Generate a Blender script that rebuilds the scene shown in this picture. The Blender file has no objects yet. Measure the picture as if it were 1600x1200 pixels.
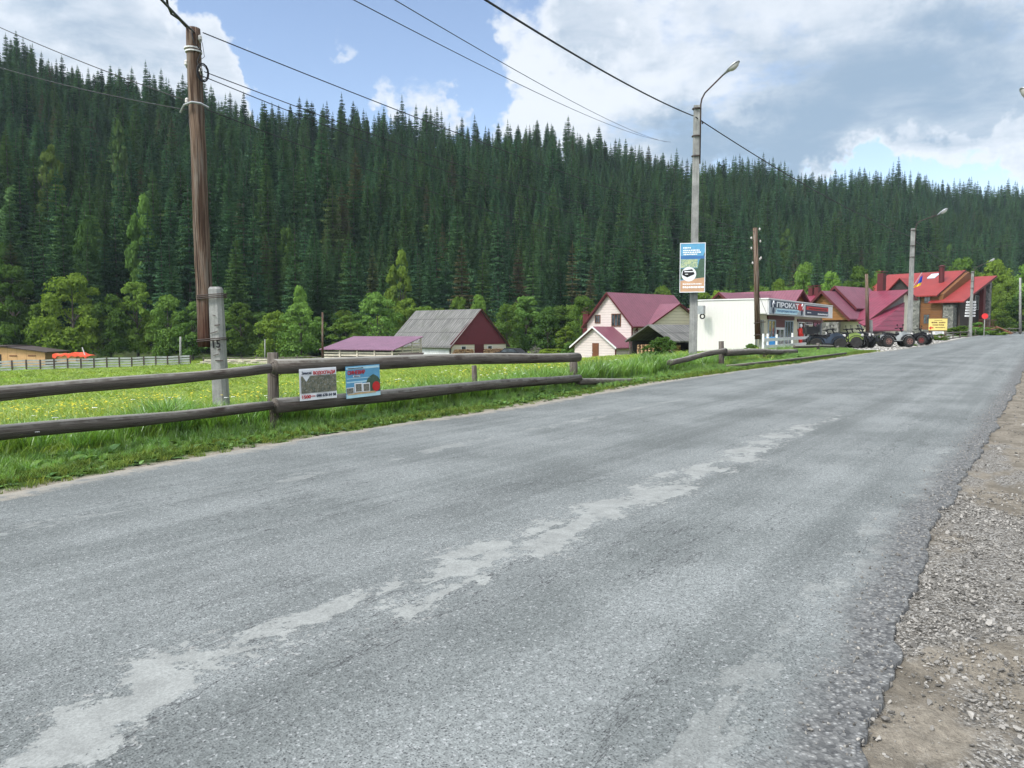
import bpy, math, random
import numpy as np
from mathutils import Vector, Matrix
R = math.radians
random.seed(7); rng = np.random.default_rng(7)
SC = bpy.context.scene; COL = SC.collection
# ------------------------------------------------------------ camera
FPX, HORIZON, EYE = 1200.0, 518.0, 1.6
PITCH = math.atan((600-HORIZON)/FPX)
cd = bpy.data.cameras.new('camera'); cam = bpy.data.objects.new('camera', cd); COL.objects.link(cam)
cd.sensor_width = 36; cd.lens = 36*FPX/1600; cd.clip_start = .05; cd.clip_end = 6000
cam.location = (0, 0, EYE); cam.rotation_euler = (math.pi/2-PITCH, 0, 0)
SC.camera = cam
# ------------------------------------------------------------ view, world, sun
SC.view_settings.view_transform = 'Standard'; SC.view_settings.look = 'None'
SC.view_settings.exposure = EXPO = .95
SC.view_settings.gamma = 1
SC.cycles.max_bounces = 6; SC.cycles.transparent_max_bounces = 6
SC.cycles.diffuse_bounces = 3; SC.cycles.glossy_bounces = 2; SC.cycles.transmission_bounces = 3
SUN_EL, SUN_AZ = R(50), math.atan2(-.78, -.62)      # azimuth from +Y towards +X: behind the camera to the left
sd = bpy.data.lights.new('sun', 'SUN'); sun = bpy.data.objects.new('sun', sd); COL.objects.link(sun)
sd.energy = 2.2; sd.angle = R(11); sd.color = (1, .96, .9)
sv = Vector((math.sin(SUN_AZ)*math.cos(SUN_EL), math.cos(SUN_AZ)*math.cos(SUN_EL), math.sin(SUN_EL)))
sun.rotation_euler = sv.to_track_quat('Z', 'Y').to_euler()

class V:
    """a socket with arithmetic"""
    def __init__(s, nt, sk): s.nt, s.sk = nt, sk
    def _m(s, op, *o):
        n = s.nt.nodes.new('ShaderNodeMath'); n.operation = op
        for i, x in enumerate((s,)+o):
            if isinstance(x, V): s.nt.links.new(x.sk, n.inputs[i])
            else: n.inputs[i].default_value = x
        return V(s.nt, n.outputs[0])
    def __add__(s, o): return s._m('ADD', o)
    def __sub__(s, o): return s._m('SUBTRACT', o)
    def __mul__(s, o): return s._m('MULTIPLY', o)
    def __truediv__(s, o): return s._m('DIVIDE', o)
    __radd__ = __add__; __rmul__ = __mul__
    def rsub(s, a): return (s*-1)+a
    def abs(s): return s._m('ABSOLUTE')
    def max(s, o): return s._m('MAXIMUM', o)
    def min(s, o): return s._m('MINIMUM', o)
    def pow(s, o): return s._m('POWER', o)
    def sin(s): return s._m('SINE')
    def frac(s): return s._m('FRACT')
    def sm(s, a, b, lo=0., hi=1.):
        n = s.nt.nodes.new('ShaderNodeMapRange'); n.interpolation_type = 'SMOOTHSTEP'
        s.nt.links.new(s.sk, n.inputs[0])
        flip = a > b
        if flip: a, b, lo, hi = b, a, hi, lo
        for i, x in enumerate((a, b, lo, hi)): n.inputs[i+1].default_value = x
        return V(s.nt, n.outputs[0])
class NT:
    def __init__(s, nt): s.nt = nt
    def new(s, t): return s.nt.nodes.new(t)
    def link(s, a, b): s.nt.links.new(a.sk if isinstance(a, V) else a, b)
    def uv(s, name='UVMap'):
        n = s.new('ShaderNodeUVMap'); n.uv_map = name; return V(s.nt, n.outputs[0])
    def co(s, which='Object'):
        n = s.new('ShaderNodeTexCoord'); return V(s.nt, n.outputs[which])
    def rnd(s):
        n = s.new('ShaderNodeObjectInfo'); return V(s.nt, n.outputs['Random'])
    def sep(s, v):
        n = s.new('ShaderNodeSeparateXYZ'); s.link(v, n.inputs[0]); return [V(s.nt, o) for o in n.outputs]
    def comb(s, x, y, z=0.):
        n = s.new('ShaderNodeCombineXYZ')
        for i, a in enumerate((x, y, z)):
            if isinstance(a, V): s.link(a, n.inputs[i])
            else: n.inputs[i].default_value = a
        return V(s.nt, n.outputs[0])
    def scale(s, v, sc):
        n = s.new('ShaderNodeMapping'); s.link(v, n.inputs[0]); n.inputs['Scale'].default_value = sc; return V(s.nt, n.outputs[0])
    def noise(s, v, scale=1., detail=3., rough=.55, dist=0., col=False):
        n = s.new('ShaderNodeTexNoise'); s.link(v, n.inputs['Vector'])
        n.inputs['Scale'].default_value = scale; n.inputs['Detail'].default_value = detail
        n.inputs['Roughness'].default_value = rough; n.inputs['Distortion'].default_value = dist
        return V(s.nt, n.outputs['Color' if col else 'Fac'])
    def voro(s, v, scale=1., out='Distance', feat='F1', rnd=1.):
        n = s.new('ShaderNodeTexVoronoi'); n.feature = feat; s.link(v, n.inputs['Vector'])
        n.inputs['Scale'].default_value = scale; n.inputs['Randomness'].default_value = rnd
        return V(s.nt, n.outputs[out])
    def mix(s, f, a, b, mode='MIX'):
        n = s.new('ShaderNodeMix'); n.data_type = 'RGBA'; n.blend_type = mode
        for i, x in ((0, f), (6, a), (7, b)):
            if isinstance(x, V): s.link(x, n.inputs[i])
            elif i == 0: n.inputs[0].default_value = x
            else: n.inputs[i].default_value = (*x[:3], 1)
        return V(s.nt, n.outputs[2])
    def mul(s, c, f):
        """colour times a scalar socket"""
        return s.mix(1., c, s.comb(f, f, f), 'MULTIPLY')
    def bump(s, h, strength=.5, dist=.02, nrm=None):
        n = s.new('ShaderNodeBump'); s.link(h, n.inputs['Height'])
        n.inputs['Strength'].default_value = strength; n.inputs['Distance'].default_value = dist
        if nrm: s.link(nrm, n.inputs['Normal'])
        return V(s.nt, n.outputs[0])

# ---- sky: Nishita blue with procedural clouds by direction
wd = bpy.data.worlds.new('World'); SC.world = wd; wd.use_nodes = True
wn = NT(wd.node_tree); wd.node_tree.nodes.clear()
sky = wn.new('ShaderNodeTexSky'); sky.sky_type = 'NISHITA'; sky.sun_disc = False
sky.sun_elevation = SUN_EL; sky.sun_rotation = SUN_AZ; sky.dust_density = .6; sky.ozone_density = 2.0; sky.altitude = 700
dirv = wn.co('Generated'); dx, dy, dz = wn.sep(dirv)
def pdir(px, py):
    a, b = (px-800)/FPX, (600-py)/FPX
    return Vector((a, math.cos(PITCH)+b*math.sin(PITCH), -math.sin(PITCH)+b*math.cos(PITCH))).normalized()
wx = dirv0 = None
warp = wn.noise(dirv, 5.5, 5., .6); warp2 = wn.noise(dirv, 9., 5., .6); warp3 = wn.noise(dirv, 30., 4., .6)
wox = (warp-.5)*.34+(warp3-.5)*.07; woz = (warp2-.5)*.2+(warp3-.5)*.05
def blob(px, py, rx, ry, amp):
    """soft spot of sky round the direction of a point, rx and ry in radians of azimuth and elevation"""
    c = pdir(px, py)
    ax = (dx*c.y-dy*c.x)/math.hypot(c.x, c.y)+wox      # sideways offset
    az = dz-c.z+woz
    front = (dx*c.x+dy*c.y).sm(0, .3)
    q = (ax*(1/rx)).pow(2.)+(az*(1/ry)).pow(2.)
    return q.sm(1.0, 0.0)*front*amp
CLEAR = [(520, 20, .27, .20, .62), (610, 120, .17, .11, .55), (400, 20, .12, .10, .25), (262, 60, .03, .12, .22),
         (1450, 282, .26, .036, .36), (1180, 292, .2, .03, .2), (-700, 60, .3, .2, .3)]
CLOUD = [(345, 130, .075, .085, .55), (120, 80, .2, .14, .35), (650, 172, .06, .045, .9), (556, 70, .035, .03, .9), (1560, 240, .07, .022, .3), (40, 60, .2, .13, .35), (860, 90, .13, .12, .25), (760, 120, .05, .09, .22)]
GREY = [(1350, 160, .34, .11, .9), (1100, 230, .22, .06, .5), (130, 60, .12, .06, .45), (1000, 20, .3, .05, .35)]
BRIGHT = [(800, 60, .09, .12, .6), (60, 150, .12, .09, .3), (200, 10, .1, .07, .35), (860, 150, .11, .07, .45), (1560, 238, .12, .03, .6), (1300, 262, .12, .02, .4), (1080, 120, .12, .03, .3)]
k = (dz+.12).max(.05)
pl = wn.comb(dx/k, dy/k, dz*1.5)
n1 = wn.noise(pl, 1.3, 7., .62, .25); n2 = wn.noise(pl, 3.6, 6., .6, .3); n3 = wn.noise(pl, .8, 4., .5)
dens = n1*1.15+n2*.45-.22+(warp3-.5)*.25
for b in CLEAR: dens = dens-blob(*b)
for b in CLOUD: dens = dens+blob(*b)
mask = dens.sm(.33, .60)
shade = n2*1.5+n3*.6-.45
for b in GREY: shade = shade-blob(*b)*.62
for b in BRIGHT: shade = shade+blob(*b)*.65
shade = shade+dens.sm(.85, .4)*.25
lum = shade.sm(-.1, 1.0)
GC = (1.75, 2.38, 3.2); WC = (4.7, 4.95, 5.35)
ccol = wn.mix(lum, GC, WC)
glow = (dx*sv.x+dy*sv.y+dz*sv.z).sm(.1, 1., 1., 3.2)      # clouds near the hidden sun are brighter
ccol = wn.mul(ccol, glow)
skyc = wn.mix(1., V(wd.node_tree, sky.outputs[0]), (1.34, 1.19, 1.12), 'MULTIPLY')
fin = wn.mix(mask*.97, skyc, ccol)
bg = wn.new('ShaderNodeBackground'); wn.link(fin, bg.inputs[0]); bg.inputs[1].default_value = .1
wo = wn.new('ShaderNodeOutputWorld'); wn.link(bg.outputs[0], wo.inputs[0])

# ------------------------------------------------------------ projection and terrain helpers
CT, ST = math.cos(PITCH), math.sin(PITCH)
def W(px, py, d):
    """the point at depth d (metres along +Y) seen at photo pixel px, py"""
    a, b = (px-800)/FPX, (600-py)/FPX
    v = Vector((a, CT+b*ST, -ST+b*CT)); v *= d/v.y
    return Vector((v.x, v.y, v.z+EYE))
def U(px): return (px-800)/FPX*.9977
RD = (.574, .819); RN = (.819, -.574)          # along the road, and to its right
def sn(x, y): return x*RD[0]+y*RD[1], x*RN[0]+y*RN[1]
def xy(s, n): return s*RD[0]+n*RN[0], s*RD[1]+n*RN[1]
ZS = [(-200, -.3), (0, 0), (8, 0), (17, .08), (25, .2), (31, .35), (39, .52), (50, .6), (56, .65), (85, .93), (150, 1.27), (300, 1.45), (2000, 1.6)]
def zroad(s): return np.interp(s, *zip(*ZS))
NLP = [(-200, -8.3), (3.3, -8.45), (5, -8.75), (7.7, -9.05), (13, -9.0), (20, -9.3), (25, -8.9), (31, -8.05), (39, -7.4), (56, -6.9), (85, -7.2), (150, -8), (300, -9), (2000, -9)]
def nleft(s): return np.interp(s, *zip(*NLP))
def nright(s): return np.interp(s, [-200, 2, 4.3, 6, 8, 14, 30, 2000], [-.5, -.48, -.56, -.70, -.72, -.69, -.7, -.7])
def S(x, a, b):
    t = np.clip((x-a)/(b-a), 0, 1); return t*t*(3-2*t)
PXH = [-900, -300, 0, 300, 500, 800, 1200, 1600, 2200]
AZH = [math.atan((p-800)/FPX) for p in PXH]
DB = [112, 112, 112, 114, 118, 140, 175, 230, 260]
DR = [300, 300, 300, 305, 315, 345, 405, 470, 500]
YT = [20, 30, 62, 118, 164, 183, 250, 286, 290]        # height of the tree tops in the photo
HR = [(518-y)/1200*d-18.2 for y, d, a in zip(YT, DR, AZH)]
def hillp(x, y):
    r = np.hypot(x, y); az = np.arctan2(x, y)
    ca = np.cos(np.clip(az, -1, 1)); db = np.interp(az, AZH, DB)/ca; dr = np.interp(az, AZH, DR)/ca
    return r, az, (r-db)/(dr-db)
def T(x, y):
    x = np.asarray(x, float); y = np.asarray(y, float)
    s, n = sn(x, y); zr = zroad(s); nl = nleft(s); nr = nright(s)
    m = np.clip(-n-9.8, 0, None)
    drop = np.interp(m, [0, 5, 15, 27, 50, 80], [0, .22, 1.0, 2.0, 2.95, 3.35])
    drop = drop+1.0*S(s, 62, 95)*S(m, 0, 5)*S(m, 45, 20)
    z = zr-.02-drop*S(-s, 60, 0)
    edge = np.clip(nl-n, 0, 3)
    z = z+.03*S(edge, 0, .5)+.03*np.sin(x*1.3+y*.7)*S(edge, .3, 2)
    z = z+.018*np.sin(x*.9)*np.cos(y*1.1)*S(n-nr, .2, 1.5)
    r, az, t = hillp(x, y)
    h = np.interp(az, AZH, HR)
    f = np.where(t < 1, np.clip(t, 0, 1)**1.15, 1-.0*t)
    hill = h*f+(2.2*np.sin(x*.045+1)*np.cos(y*.05)+1.6*np.sin(x*.1+y*.07))*np.clip(t*3, 0, 1)
    front = S(np.cos(az), -.1, .45)
    return z+hill*front*(t > 0)
def TZ(x, y): return float(T(x, y))
def G(px, py, lift=0.):
    """where the ray through a photo pixel meets the terrain"""
    lo = 1.5
    d = lo
    while d < 300:
        p = W(px, py, d)
        if p.z < TZ(p.x, p.y)+lift: break
        d *= 1.01
    a, b = d/1.01, d
    for _ in range(20):
        m_ = (a+b)/2; p = W(px, py, m_)
        if p.z < TZ(p.x, p.y)+lift: b = m_
        else: a = m_
    return W(px, py, b)

# ------------------------------------------------------------ object helpers
def tag(o, label=None, cat=None, group=None, kind=None):
    if label: o['label'] = label
    if cat: o['category'] = cat
    if group: o['group'] = group
    if kind: o['kind'] = kind
    return o
def empty(name, loc, rz=0., label=None, cat=None, group=None):
    o = bpy.data.objects.new(name, None); COL.objects.link(o); o.location = loc; o.rotation_euler = (0, 0, rz)
    o.empty_display_size = .2
    return tag(o, label, cat, group)
def basis(t):
    t = t.normalized(); u = Vector((0, 0, 1)) if abs(t.z) < .9 else Vector((1, 0, 0))
    a = t.cross(u).normalized(); return a, a.cross(t).normalized()
class MB:
    def __init__(s): s.v = []; s.f = []; s.uv = []; s.smooth = False
    def face(s, pts, uvs=None):
        i = len(s.v); s.v += [tuple(p) for p in pts]; s.f.append(tuple(range(i, i+len(pts))))
        s.uv += uvs if uvs else [(p[0]+p[1], p[2]) for p in pts]
        return s
    def box(s, c, d, rz=0., M=None):
        x, y, z = d[0]/2, d[1]/2, d[2]/2
        P = [Vector((sx*x, sy*y, sz*z)) for sx in (-1, 1) for sy in (-1, 1) for sz in (-1, 1)]
        if M is None: M = Matrix.Rotation(rz, 3, 'Z')
        P = [M @ p+Vector(c) for p in P]
        for q in ((0, 1, 3, 2), (4, 6, 7, 5), (0, 4, 5, 1), (2, 3, 7, 6), (0, 2, 6, 4), (1, 5, 7, 3)): s.face([P[i] for i in q])
        return s
    def b2(s, x0, x1, y0, y1, z0, z1): return s.box(((x0+x1)/2, (y0+y1)/2, (z0+z1)/2), (abs(x1-x0), abs(y1-y0), abs(z1-z0)))
    def tube(s, pts, rad, n=8, cap=True, wob=0.):
        pts = [Vector(p) for p in pts]; rad = rad if hasattr(rad, '__len__') else [rad]*len(pts)
        rings = []; L = 0.; a0 = None
        base = len(s.v)
        wv = [1+random.uniform(-wob, wob) for _ in range(n)]
        for i, p in enumerate(pts):
            t = (pts[min(i+1, len(pts)-1)]-pts[max(i-1, 0)])
            if a0 is None: a, b = basis(t); a0 = a
            else:
                t_ = t.normalized(); a = (a0-t_*a0.dot(t_)).normalized(); b = a.cross(t_); a0 = a
            if i: L += (p-pts[i-1]).length
            ring = []
            for k_ in range(n):
                th = 2*math.pi*k_/n; r = rad[i]*wv[k_]*(1+random.uniform(-wob, wob)*.4)
                s.v.append(tuple(p+(a*math.cos(th)+b*math.sin(th))*r)); s.uv.append((L, k_/n*6.28*rad[0])); ring.append(len(s.v)-1)
            rings.append(ring)
        for r0, r1 in zip(rings, rings[1:]):
            for k_ in range(n): s.f.append((r0[k_], r0[(k_+1) % n], r1[(k_+1) % n], r1[k_]))
        if cap: s.f.append(tuple(reversed(rings[0]))); s.f.append(tuple(rings[-1]))
        return s
    def lathe(s, prof, c, axis='Z', n=16):
        """prof: (radius, height) pairs turned about an axis through c"""
        base = []
        for r, h in prof:
            ring = []
            for k_ in range(n):
                th = 2*math.pi*k_/n; x, y = r*math.cos(th), r*math.sin(th)
                p = {'Z': (x, y, h), 'Y': (x, h, y), 'X': (h, x, y)}[axis]
                s.v.append((p[0]+c[0], p[1]+c[1], p[2]+c[2])); s.uv.append((th*r, h)); ring.append(len(s.v)-1)
            base.append(ring)
        for r0, r1 in zip(base, base[1:]):
            for k_ in range(n): s.f.append((r0[k_], r0[(k_+1) % n], r1[(k_+1) % n], r1[k_]))
        s.f.append(tuple(base[0])); s.f.append(tuple(base[-1]))
        return s
    def slab(s, top, th):
        """polygon sheet with thickness th straight down"""
        top = [Vector(p) for p in top]; bot = [p-Vector((0, 0, th)) for p in top]
        s.face(top); s.face(list(reversed(bot)))
        for i in range(len(top)):
            j = (i+1) % len(top); s.face([top[i], bot[i], bot[j], top[j]])
        return s
    def extr(s, poly, vec):
        a = [Vector(p) for p in poly]; b = [p+Vector(vec) for p in a]
        s.face(a); s.face(list(reversed(b)))
        for i in range(len(a)):
            j = (i+1) % len(a); s.face([a[i], b[i], b[j], a[j]])
        return s
    def mesh(s, name, mat, smooth=False):
        me = bpy.data.meshes.new(name); me.from_pydata(s.v, [], s.f)
        ul = me.uv_layers.new(name='UVMap')
        li = np.empty(len(me.loops), int); me.loops.foreach_get('vertex_index', li)
        ul.data.foreach_set('uv', np.array(s.uv, float)[li].ravel())
        me.validate(); me.update()
        import bmesh
        bm = bmesh.new(); bm.from_mesh(me); bmesh.ops.remove_doubles(bm, verts=bm.verts, dist=2e-4); bmesh.ops.recalc_face_normals(bm, faces=bm.faces); bm.to_mesh(me); bm.free()
        if smooth:
            for p in me.polygons: p.use_smooth = True
        me.materials.append(mat); return me
    def build(s, name, mat, parent=None, smooth=False, **kw):
        o = bpy.data.objects.new(name, s.mesh(name, mat, smooth)); COL.objects.link(o)
        if parent: o.parent = parent
        return tag(o, **kw)
def copy_tree(o, parent=None):
    c = o.copy(); COL.objects.link(c); c.parent = parent
    for ch in o.children: copy_tree(ch, c)
    return c
# ------------------------------------------------------------ materials
def mat(name, fn, rough=.8, spec=.3, metal=0., emit=None):
    m = bpy.data.materials.new(name); m.use_nodes = True; nt = m.node_tree; nt.nodes.clear(); n = NT(nt)
    out = nt.nodes.new('ShaderNodeOutputMaterial'); p = nt.nodes.new('ShaderNodeBsdfPrincipled')
    p.inputs['Roughness'].default_value = rough; p.inputs['Metallic'].default_value = metal
    p.inputs['Specular IOR Level'].default_value = spec
    nt.links.new(p.outputs[0], out.inputs[0])
    r = fn(n, p)
    if isinstance(r, V): n.link(r, p.inputs['Base Color'])
    elif r is not None: p.inputs['Base Color'].default_value = (*r, 1)
    return m
def plain(name, c, rough=.7, var=.18, sc=3., spec=.3, metal=0., bump=0.):
    def fn(n, p):
        o = n.co('Object'); a = n.noise(o, sc, 4, .6); b = n.noise(o, sc*9, 3, .6)
        if bump: n.link(n.bump(b, bump, .01), p.inputs['Normal'])
        return n.mul(n.mix(0., c, c), (a*.7+b*.3).sm(.25, .75, 1-var, 1+var))
    return mat(name, fn, rough, spec, metal)
def foliage(name, c1, c2, trans=.3, sc=.8, brown=None, gen=True, vr=(.62, 1.4), gloss=0.):
    m = bpy.data.materials.new(name); m.use_nodes = True; nt = m.node_tree; nt.nodes.clear(); n = NT(nt)
    out = nt.nodes.new('ShaderNodeOutputMaterial')
    f = n.noise(n.co('Object'), sc, 3, .6).sm(.3, .7)
    c = n.mix(f, c1, c2)
    r = n.rnd(); c = n.mul(c, r.sm(0, 1, *vr))
    c = n.mix((r*7.3).frac().pow(2.)*.6, c, tuple(a*b for a, b in zip(c2, (1.5, 1.15, .6))))
    if brown: c = n.mix((r*13.7).frac().sm(.97, .99)*.6, c, brown)
    d = nt.nodes.new('ShaderNodeBsdfDiffuse'); t = nt.nodes.new('ShaderNodeBsdfTranslucent'); mx = nt.nodes.new('ShaderNodeMixShader')
    n.link(c, d.inputs[0]); n.link(n.mix(1., c, (1.1, 1.25, .6), 'MULTIPLY'), t.inputs[0]); mx.inputs[0].default_value = trans
    nt.links.new(d.outputs[0], mx.inputs[1]); nt.links.new(t.outputs[0], mx.inputs[2]); nt.links.new(mx.outputs[0], out.inputs[0])
    if gloss:
        g = nt.nodes.new('ShaderNodeBsdfGlossy'); g.inputs['Roughness'].default_value = .42; g.inputs[0].default_value = (.85, .95, .9, 1); m2 = nt.nodes.new('ShaderNodeMixShader'); m2.inputs[0].default_value = gloss
        nt.links.new(mx.outputs[0], m2.inputs[1]); nt.links.new(g.outputs[0], m2.inputs[2]); nt.links.new(m2.outputs[0], out.inputs[0])
    return m
def seamed(name, c, pitch, axis=0, rough=.45, depth=.03, dirt=.2):
    """profiled sheet metal; ribs follow the object's own x or y"""
    def fn(n, p):
        o = n.co('Object'); c3 = n.sep(o)
        w = (c3[axis]*(1/pitch)).frac().sm(.0, .5); w2 = ((c3[axis]*(1/pitch)).frac()-.5).abs().sm(.36, .5)
        n.link(n.bump(w2, .8, depth), p.inputs['Normal'])
        a = n.noise(o, .7, 5, .6); st = n.noise(n.scale(o, (3, .5, 3) if axis == 0 else (.5, 3, 3)), 1.5, 4, .6)
        return n.mul(n.mix(0., c, c), (a*.5+st*.5).sm(.3, .7, 1-dirt, 1+dirt)*w2.sm(0, 1, 1.04, .66))
    return mat(name, fn, rough, .4)
def planks(name, c, pitch, axis=2, var=.15, rough=.75, gap=.06, c2=None, dk=.45):
    def fn(n, p):
        o = n.co('Object'); c3 = n.sep(o); q = c3[axis]*(1/pitch)
        f = q.frac(); line = (f-.5).abs().sm(.5-gap, .5)
        wn_ = n.new('ShaderNodeTexWhiteNoise'); wn_.noise_dimensions = '1D'; n.link(q._m('FLOOR'), wn_.inputs['W'])
        r = V(n.nt, wn_.outputs['Value'])
        g = n.noise(n.scale(o, tuple(1.5 if i != axis else 14 for i in range(3))), 1.5, 4, .65)
        n.link(n.bump(line*-1., 1., .02), p.inputs['Normal'])
        cc = n.mix(r*.5+g*.5, c, c2 or tuple(a*.75 for a in c))
        return n.mul(cc, line.sm(0, 1, 1., dk)*(g.sm(.3, .7, 1-var, 1+var)))
    return mat(name, fn, rough)
M = {}
def logwood(n, p):
    u = n.uv(); o = n.co('Object')
    g = n.noise(n.scale(u, (.6, 30, 1)), 1.5, 5, .65); k_ = n.noise(n.scale(u, (1.2, 3, 1)), 1.2, 5, .6); crack = n.noise(n.scale(u, (.9, 45, 1)), 1., 2, .5).sm(.62, .7)
    n.link(n.bump(g-crack, .9, .012), p.inputs['Normal'])
    c = n.mix(g.sm(.3, .7), (.042, .034, .027), (.16, .14, .12)); c = n.mix(k_.sm(.5, .68)*.7, c, (.11, .1, .08)); c = n.mix(k_.sm(.47, .34)*.8, c, (.035, .024, .018)); kn = n.voro(n.scale(u, (1.1, 2.6, 1)), 1.).sm(.09, .03); c = n.mix(kn*.85, c, (.02, .013, .009))
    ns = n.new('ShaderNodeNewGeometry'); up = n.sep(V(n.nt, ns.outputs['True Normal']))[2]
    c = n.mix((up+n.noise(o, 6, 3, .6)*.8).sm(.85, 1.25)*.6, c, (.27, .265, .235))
    return n.mix(crack*.8, c, (.02, .016, .013))
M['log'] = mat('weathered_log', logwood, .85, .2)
def polewood(n, p):
    u = n.uv(); x, y, z = n.sep(n.co('Object'))
    g = n.noise(n.scale(u, (.35, 22, 1)), 1.5, 5, .65).sm(.36, .64); k_ = n.noise(n.scale(u, (.8, 7, 1)), 1.2, 4, .6); crack = n.noise(n.scale(u, (.35, 24, 1)), 1., 2, .5).sm(.58, .64)
    n.link(n.bump(g-crack, 1., .012), p.inputs['Normal'])
    c = n.mix(g.sm(.3, .7), (.06, .034, .022), (.17, .115, .082)); c = n.mix(k_.sm(.48, .66)*.7, c, (.21, .18, .15)); c = n.mix(k_.sm(.45, .33)*.7, c, (.05, .03, .02))
    c = n.mix((z+k_*1.2).sm(3.2, 1.8)*.85, c, (.06, .022, .014))
    return n.mix(crack*.85, c, (.018, .012, .01))
M['pole'] = mat('old_pole_wood', polewood, .8, .2)
def concrete(n, p):
    o = n.co('Object'); a = n.noise(o, 2.5, 6, .65); b = n.noise(o, 30, 4, .6); st = n.noise(n.scale(o, (8, 8, .5)), 1.3, 4, .6)
    pit = n.voro(o, 45).sm(.12, .02)
    n.link(n.bump(b-pit, .5, .006), p.inputs['Normal'])
    c = n.mix(a.sm(.3, .7), (.2, .2, .19), (.31, .31, .29)); return n.mul(c, st.sm(.3, .75, 1.05, .68)*b.sm(.2, .8, .88, 1.1))
M['concrete'] = mat('pole_concrete', concrete, .85, .2)
M['steel'] = plain('galvanised_steel', (.3, .31, .32), .45, .2, 5, .5, .6)
M['darksteel'] = plain('rusty_dark_steel', (.05, .035, .03), .6, .4, 12)
M['black'] = plain('black_plastic', (.012, .012, .014), .55, .3, 6, .2)
M['rubber'] = plain('dusty_rubber', (.022, .021, .02), .85, .4, 8)
M['wire'] = plain('wire_black', (.02, .02, .022), .6)
M['porcelain'] = plain('porcelain', (.5, .48, .45), .3, .1)
M['glass'] = mat('window_glass', lambda n, p: n.mix(n.noise(n.co('Object'), 1.5, 3).sm(.3, .7), (.02, .025, .03), (.09, .11, .13)), .08, .8)
M['white'] = plain('white_paint', (.56, .56, .55), .55, .1, 1.5)
M['whiteboard'] = plain('whitewashed_board', (.5, .5, .49), .7, .25, 1.2)
M['cream'] = plain('cream_render', (.5, .47, .37), .85, .1, .8)
M['lilacroof'] = seamed('lilac_metal_roof', (.165, .08, .122), .35, 0)
M['pinkroof'] = seamed('crimson_metal_roof', (.145, .045, .066), .35, 0)
M['pinkroofy'] = seamed('crimson_metal_roof_y', (.145, .045, .066), .35, 1)
M['magroof'] = seamed('magenta_metal_roof', (.155, .02, .042), .35, 1)
M['redroof'] = seamed('bright_red_metal_roof', (.205, .02, .018), .35, 1, .55)
M['trimred'] = plain('dark_red_trim', (.075, .011, .013), .5, .15)
M['brownwood'] = plain('brown_varnish', (.12, .045, .02), .5, .3, 4)
def slate(n, p, ax=0):
    o = n.co('Object'); x, y, z = n.sep(o)
    w = ((x if ax == 0 else y)*16.).sin(); n.link(n.bump(w, .6, .02), p.inputs['Normal'])
    a = n.noise(n.scale(o, (5, .5, .5) if ax == 0 else (.5, 5, .5)), 1.2, 5, .65); b = n.noise(o, .5, 4, .6); row = (z*.62+.1).frac().sm(.0, .1)
    c = n.mix(a.sm(.3, .7), (.07, .07, .066), (.175, .17, .16)); c = n.mix(b.sm(.5, .7)*.5, c, (.075, .08, .065))
    return n.mul(c, row.sm(0, 1, .6, 1.)*w.sm(-1, 1, .84, 1.08))
M['slate'] = mat('corrugated_fibre_cement', slate, .85, .2); M['slatey'] = mat('corrugated_fibre_cement_y', lambda n, p: slate(n, p, 1), .85, .2)
M['maroon'] = planks('maroon_profiled_sheet', (.12, .018, .03), .3, 1, .1, .5, .1)
M['pinkboard'] = planks('pale_pink_clapboard', (.54, .47, .44), .25, 2, .07, .7, .07, (.5, .43, .40))
M['creamboard'] = planks('cream_clapboard', (.54, .5, .39), .3, 2, .06, .7, .05, (.5, .46, .36))
M['panel'] = planks('white_profiled_panel', (.535, .515, .505), .2, 1, .03, .5, .012, (.525, .5, .49), .92)
M['whitesheet'] = seamed('pale_sheet', (.55, .56, .57), .4, 2)
M['ochre'] = planks('ochre_timber', (.17, .068, .02), .28, 2, .2, .6, .07, (.12, .05, .017))
M['gabletimber'] = planks('gable_timber', (.24, .11, .035), .3, 2, .2, .6, .07)
M['ply'] = planks('raw_pine_board', (.5, .3, .14), 1.1, 0, .15, .7, .02, (.44, .26, .12))
M['slat'] = plain('raw_slat', (.52, .46, .38), .75, .2, 2)
M['void'] = plain('painted_dark', (.03, .028, .025), .95)  # near-black colour standing in for the shade inside sheds and doorways
def stone(n, p):
    o = n.co('Object'); v = n.voro(o, 3.2, 'Color'); e = n.voro(o, 3.2, 'Distance', 'DISTANCE_TO_EDGE').sm(.0, .07)
    n.link(n.bump(e, .8, .04), p.inputs['Normal'])
    c = n.mix(n.sep(v)[0], (.08, .08, .076), (.24, .23, .215)); return n.mix(e, (.11, .11, .105), n.mul(c, n.noise(o, 12, 3).sm(.2, .8, .7, 1.2)))
M['stone'] = mat('rubble_stone', stone, .9, .2)
def barkm(n, p):
    o = n.co('Object'); a = n.noise(n.scale(o, (6, 6, 1)), 2, 4); return n.mix(a.sm(.3, .7), (.035, .028, .022), (.13, .115, .1))
M['bark'] = mat('bark', barkm, .9, .1)
M['logend'] = mat('split_firewood', lambda n, p: n.mix(n.sep(n.voro(n.co('Object'), 7, 'Color'))[0], (.13, .06, .03), (.5, .33, .19)), .9, .1)
M['orange'] = plain('orange_red_tarp', (.62, .07, .025), .6, .25, 2, .3)
M['spruce'] = foliage('spruce_needles', (.026, .066, .036), (.056, .118, .052), .15, .9, (.1, .06, .04))
M['larch'] = foliage('pale_needles', (.06, .11, .04), (.09, .15, .055), .25, .9)
M['leaf'] = foliage('alder_leaves', (.058, .115, .027), (.11, .19, .046), .3, .5)
M['leafl'] = foliage('fresh_leaves', (.09, .165, .035), (.14, .235, .05), .35, .5)
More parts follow.
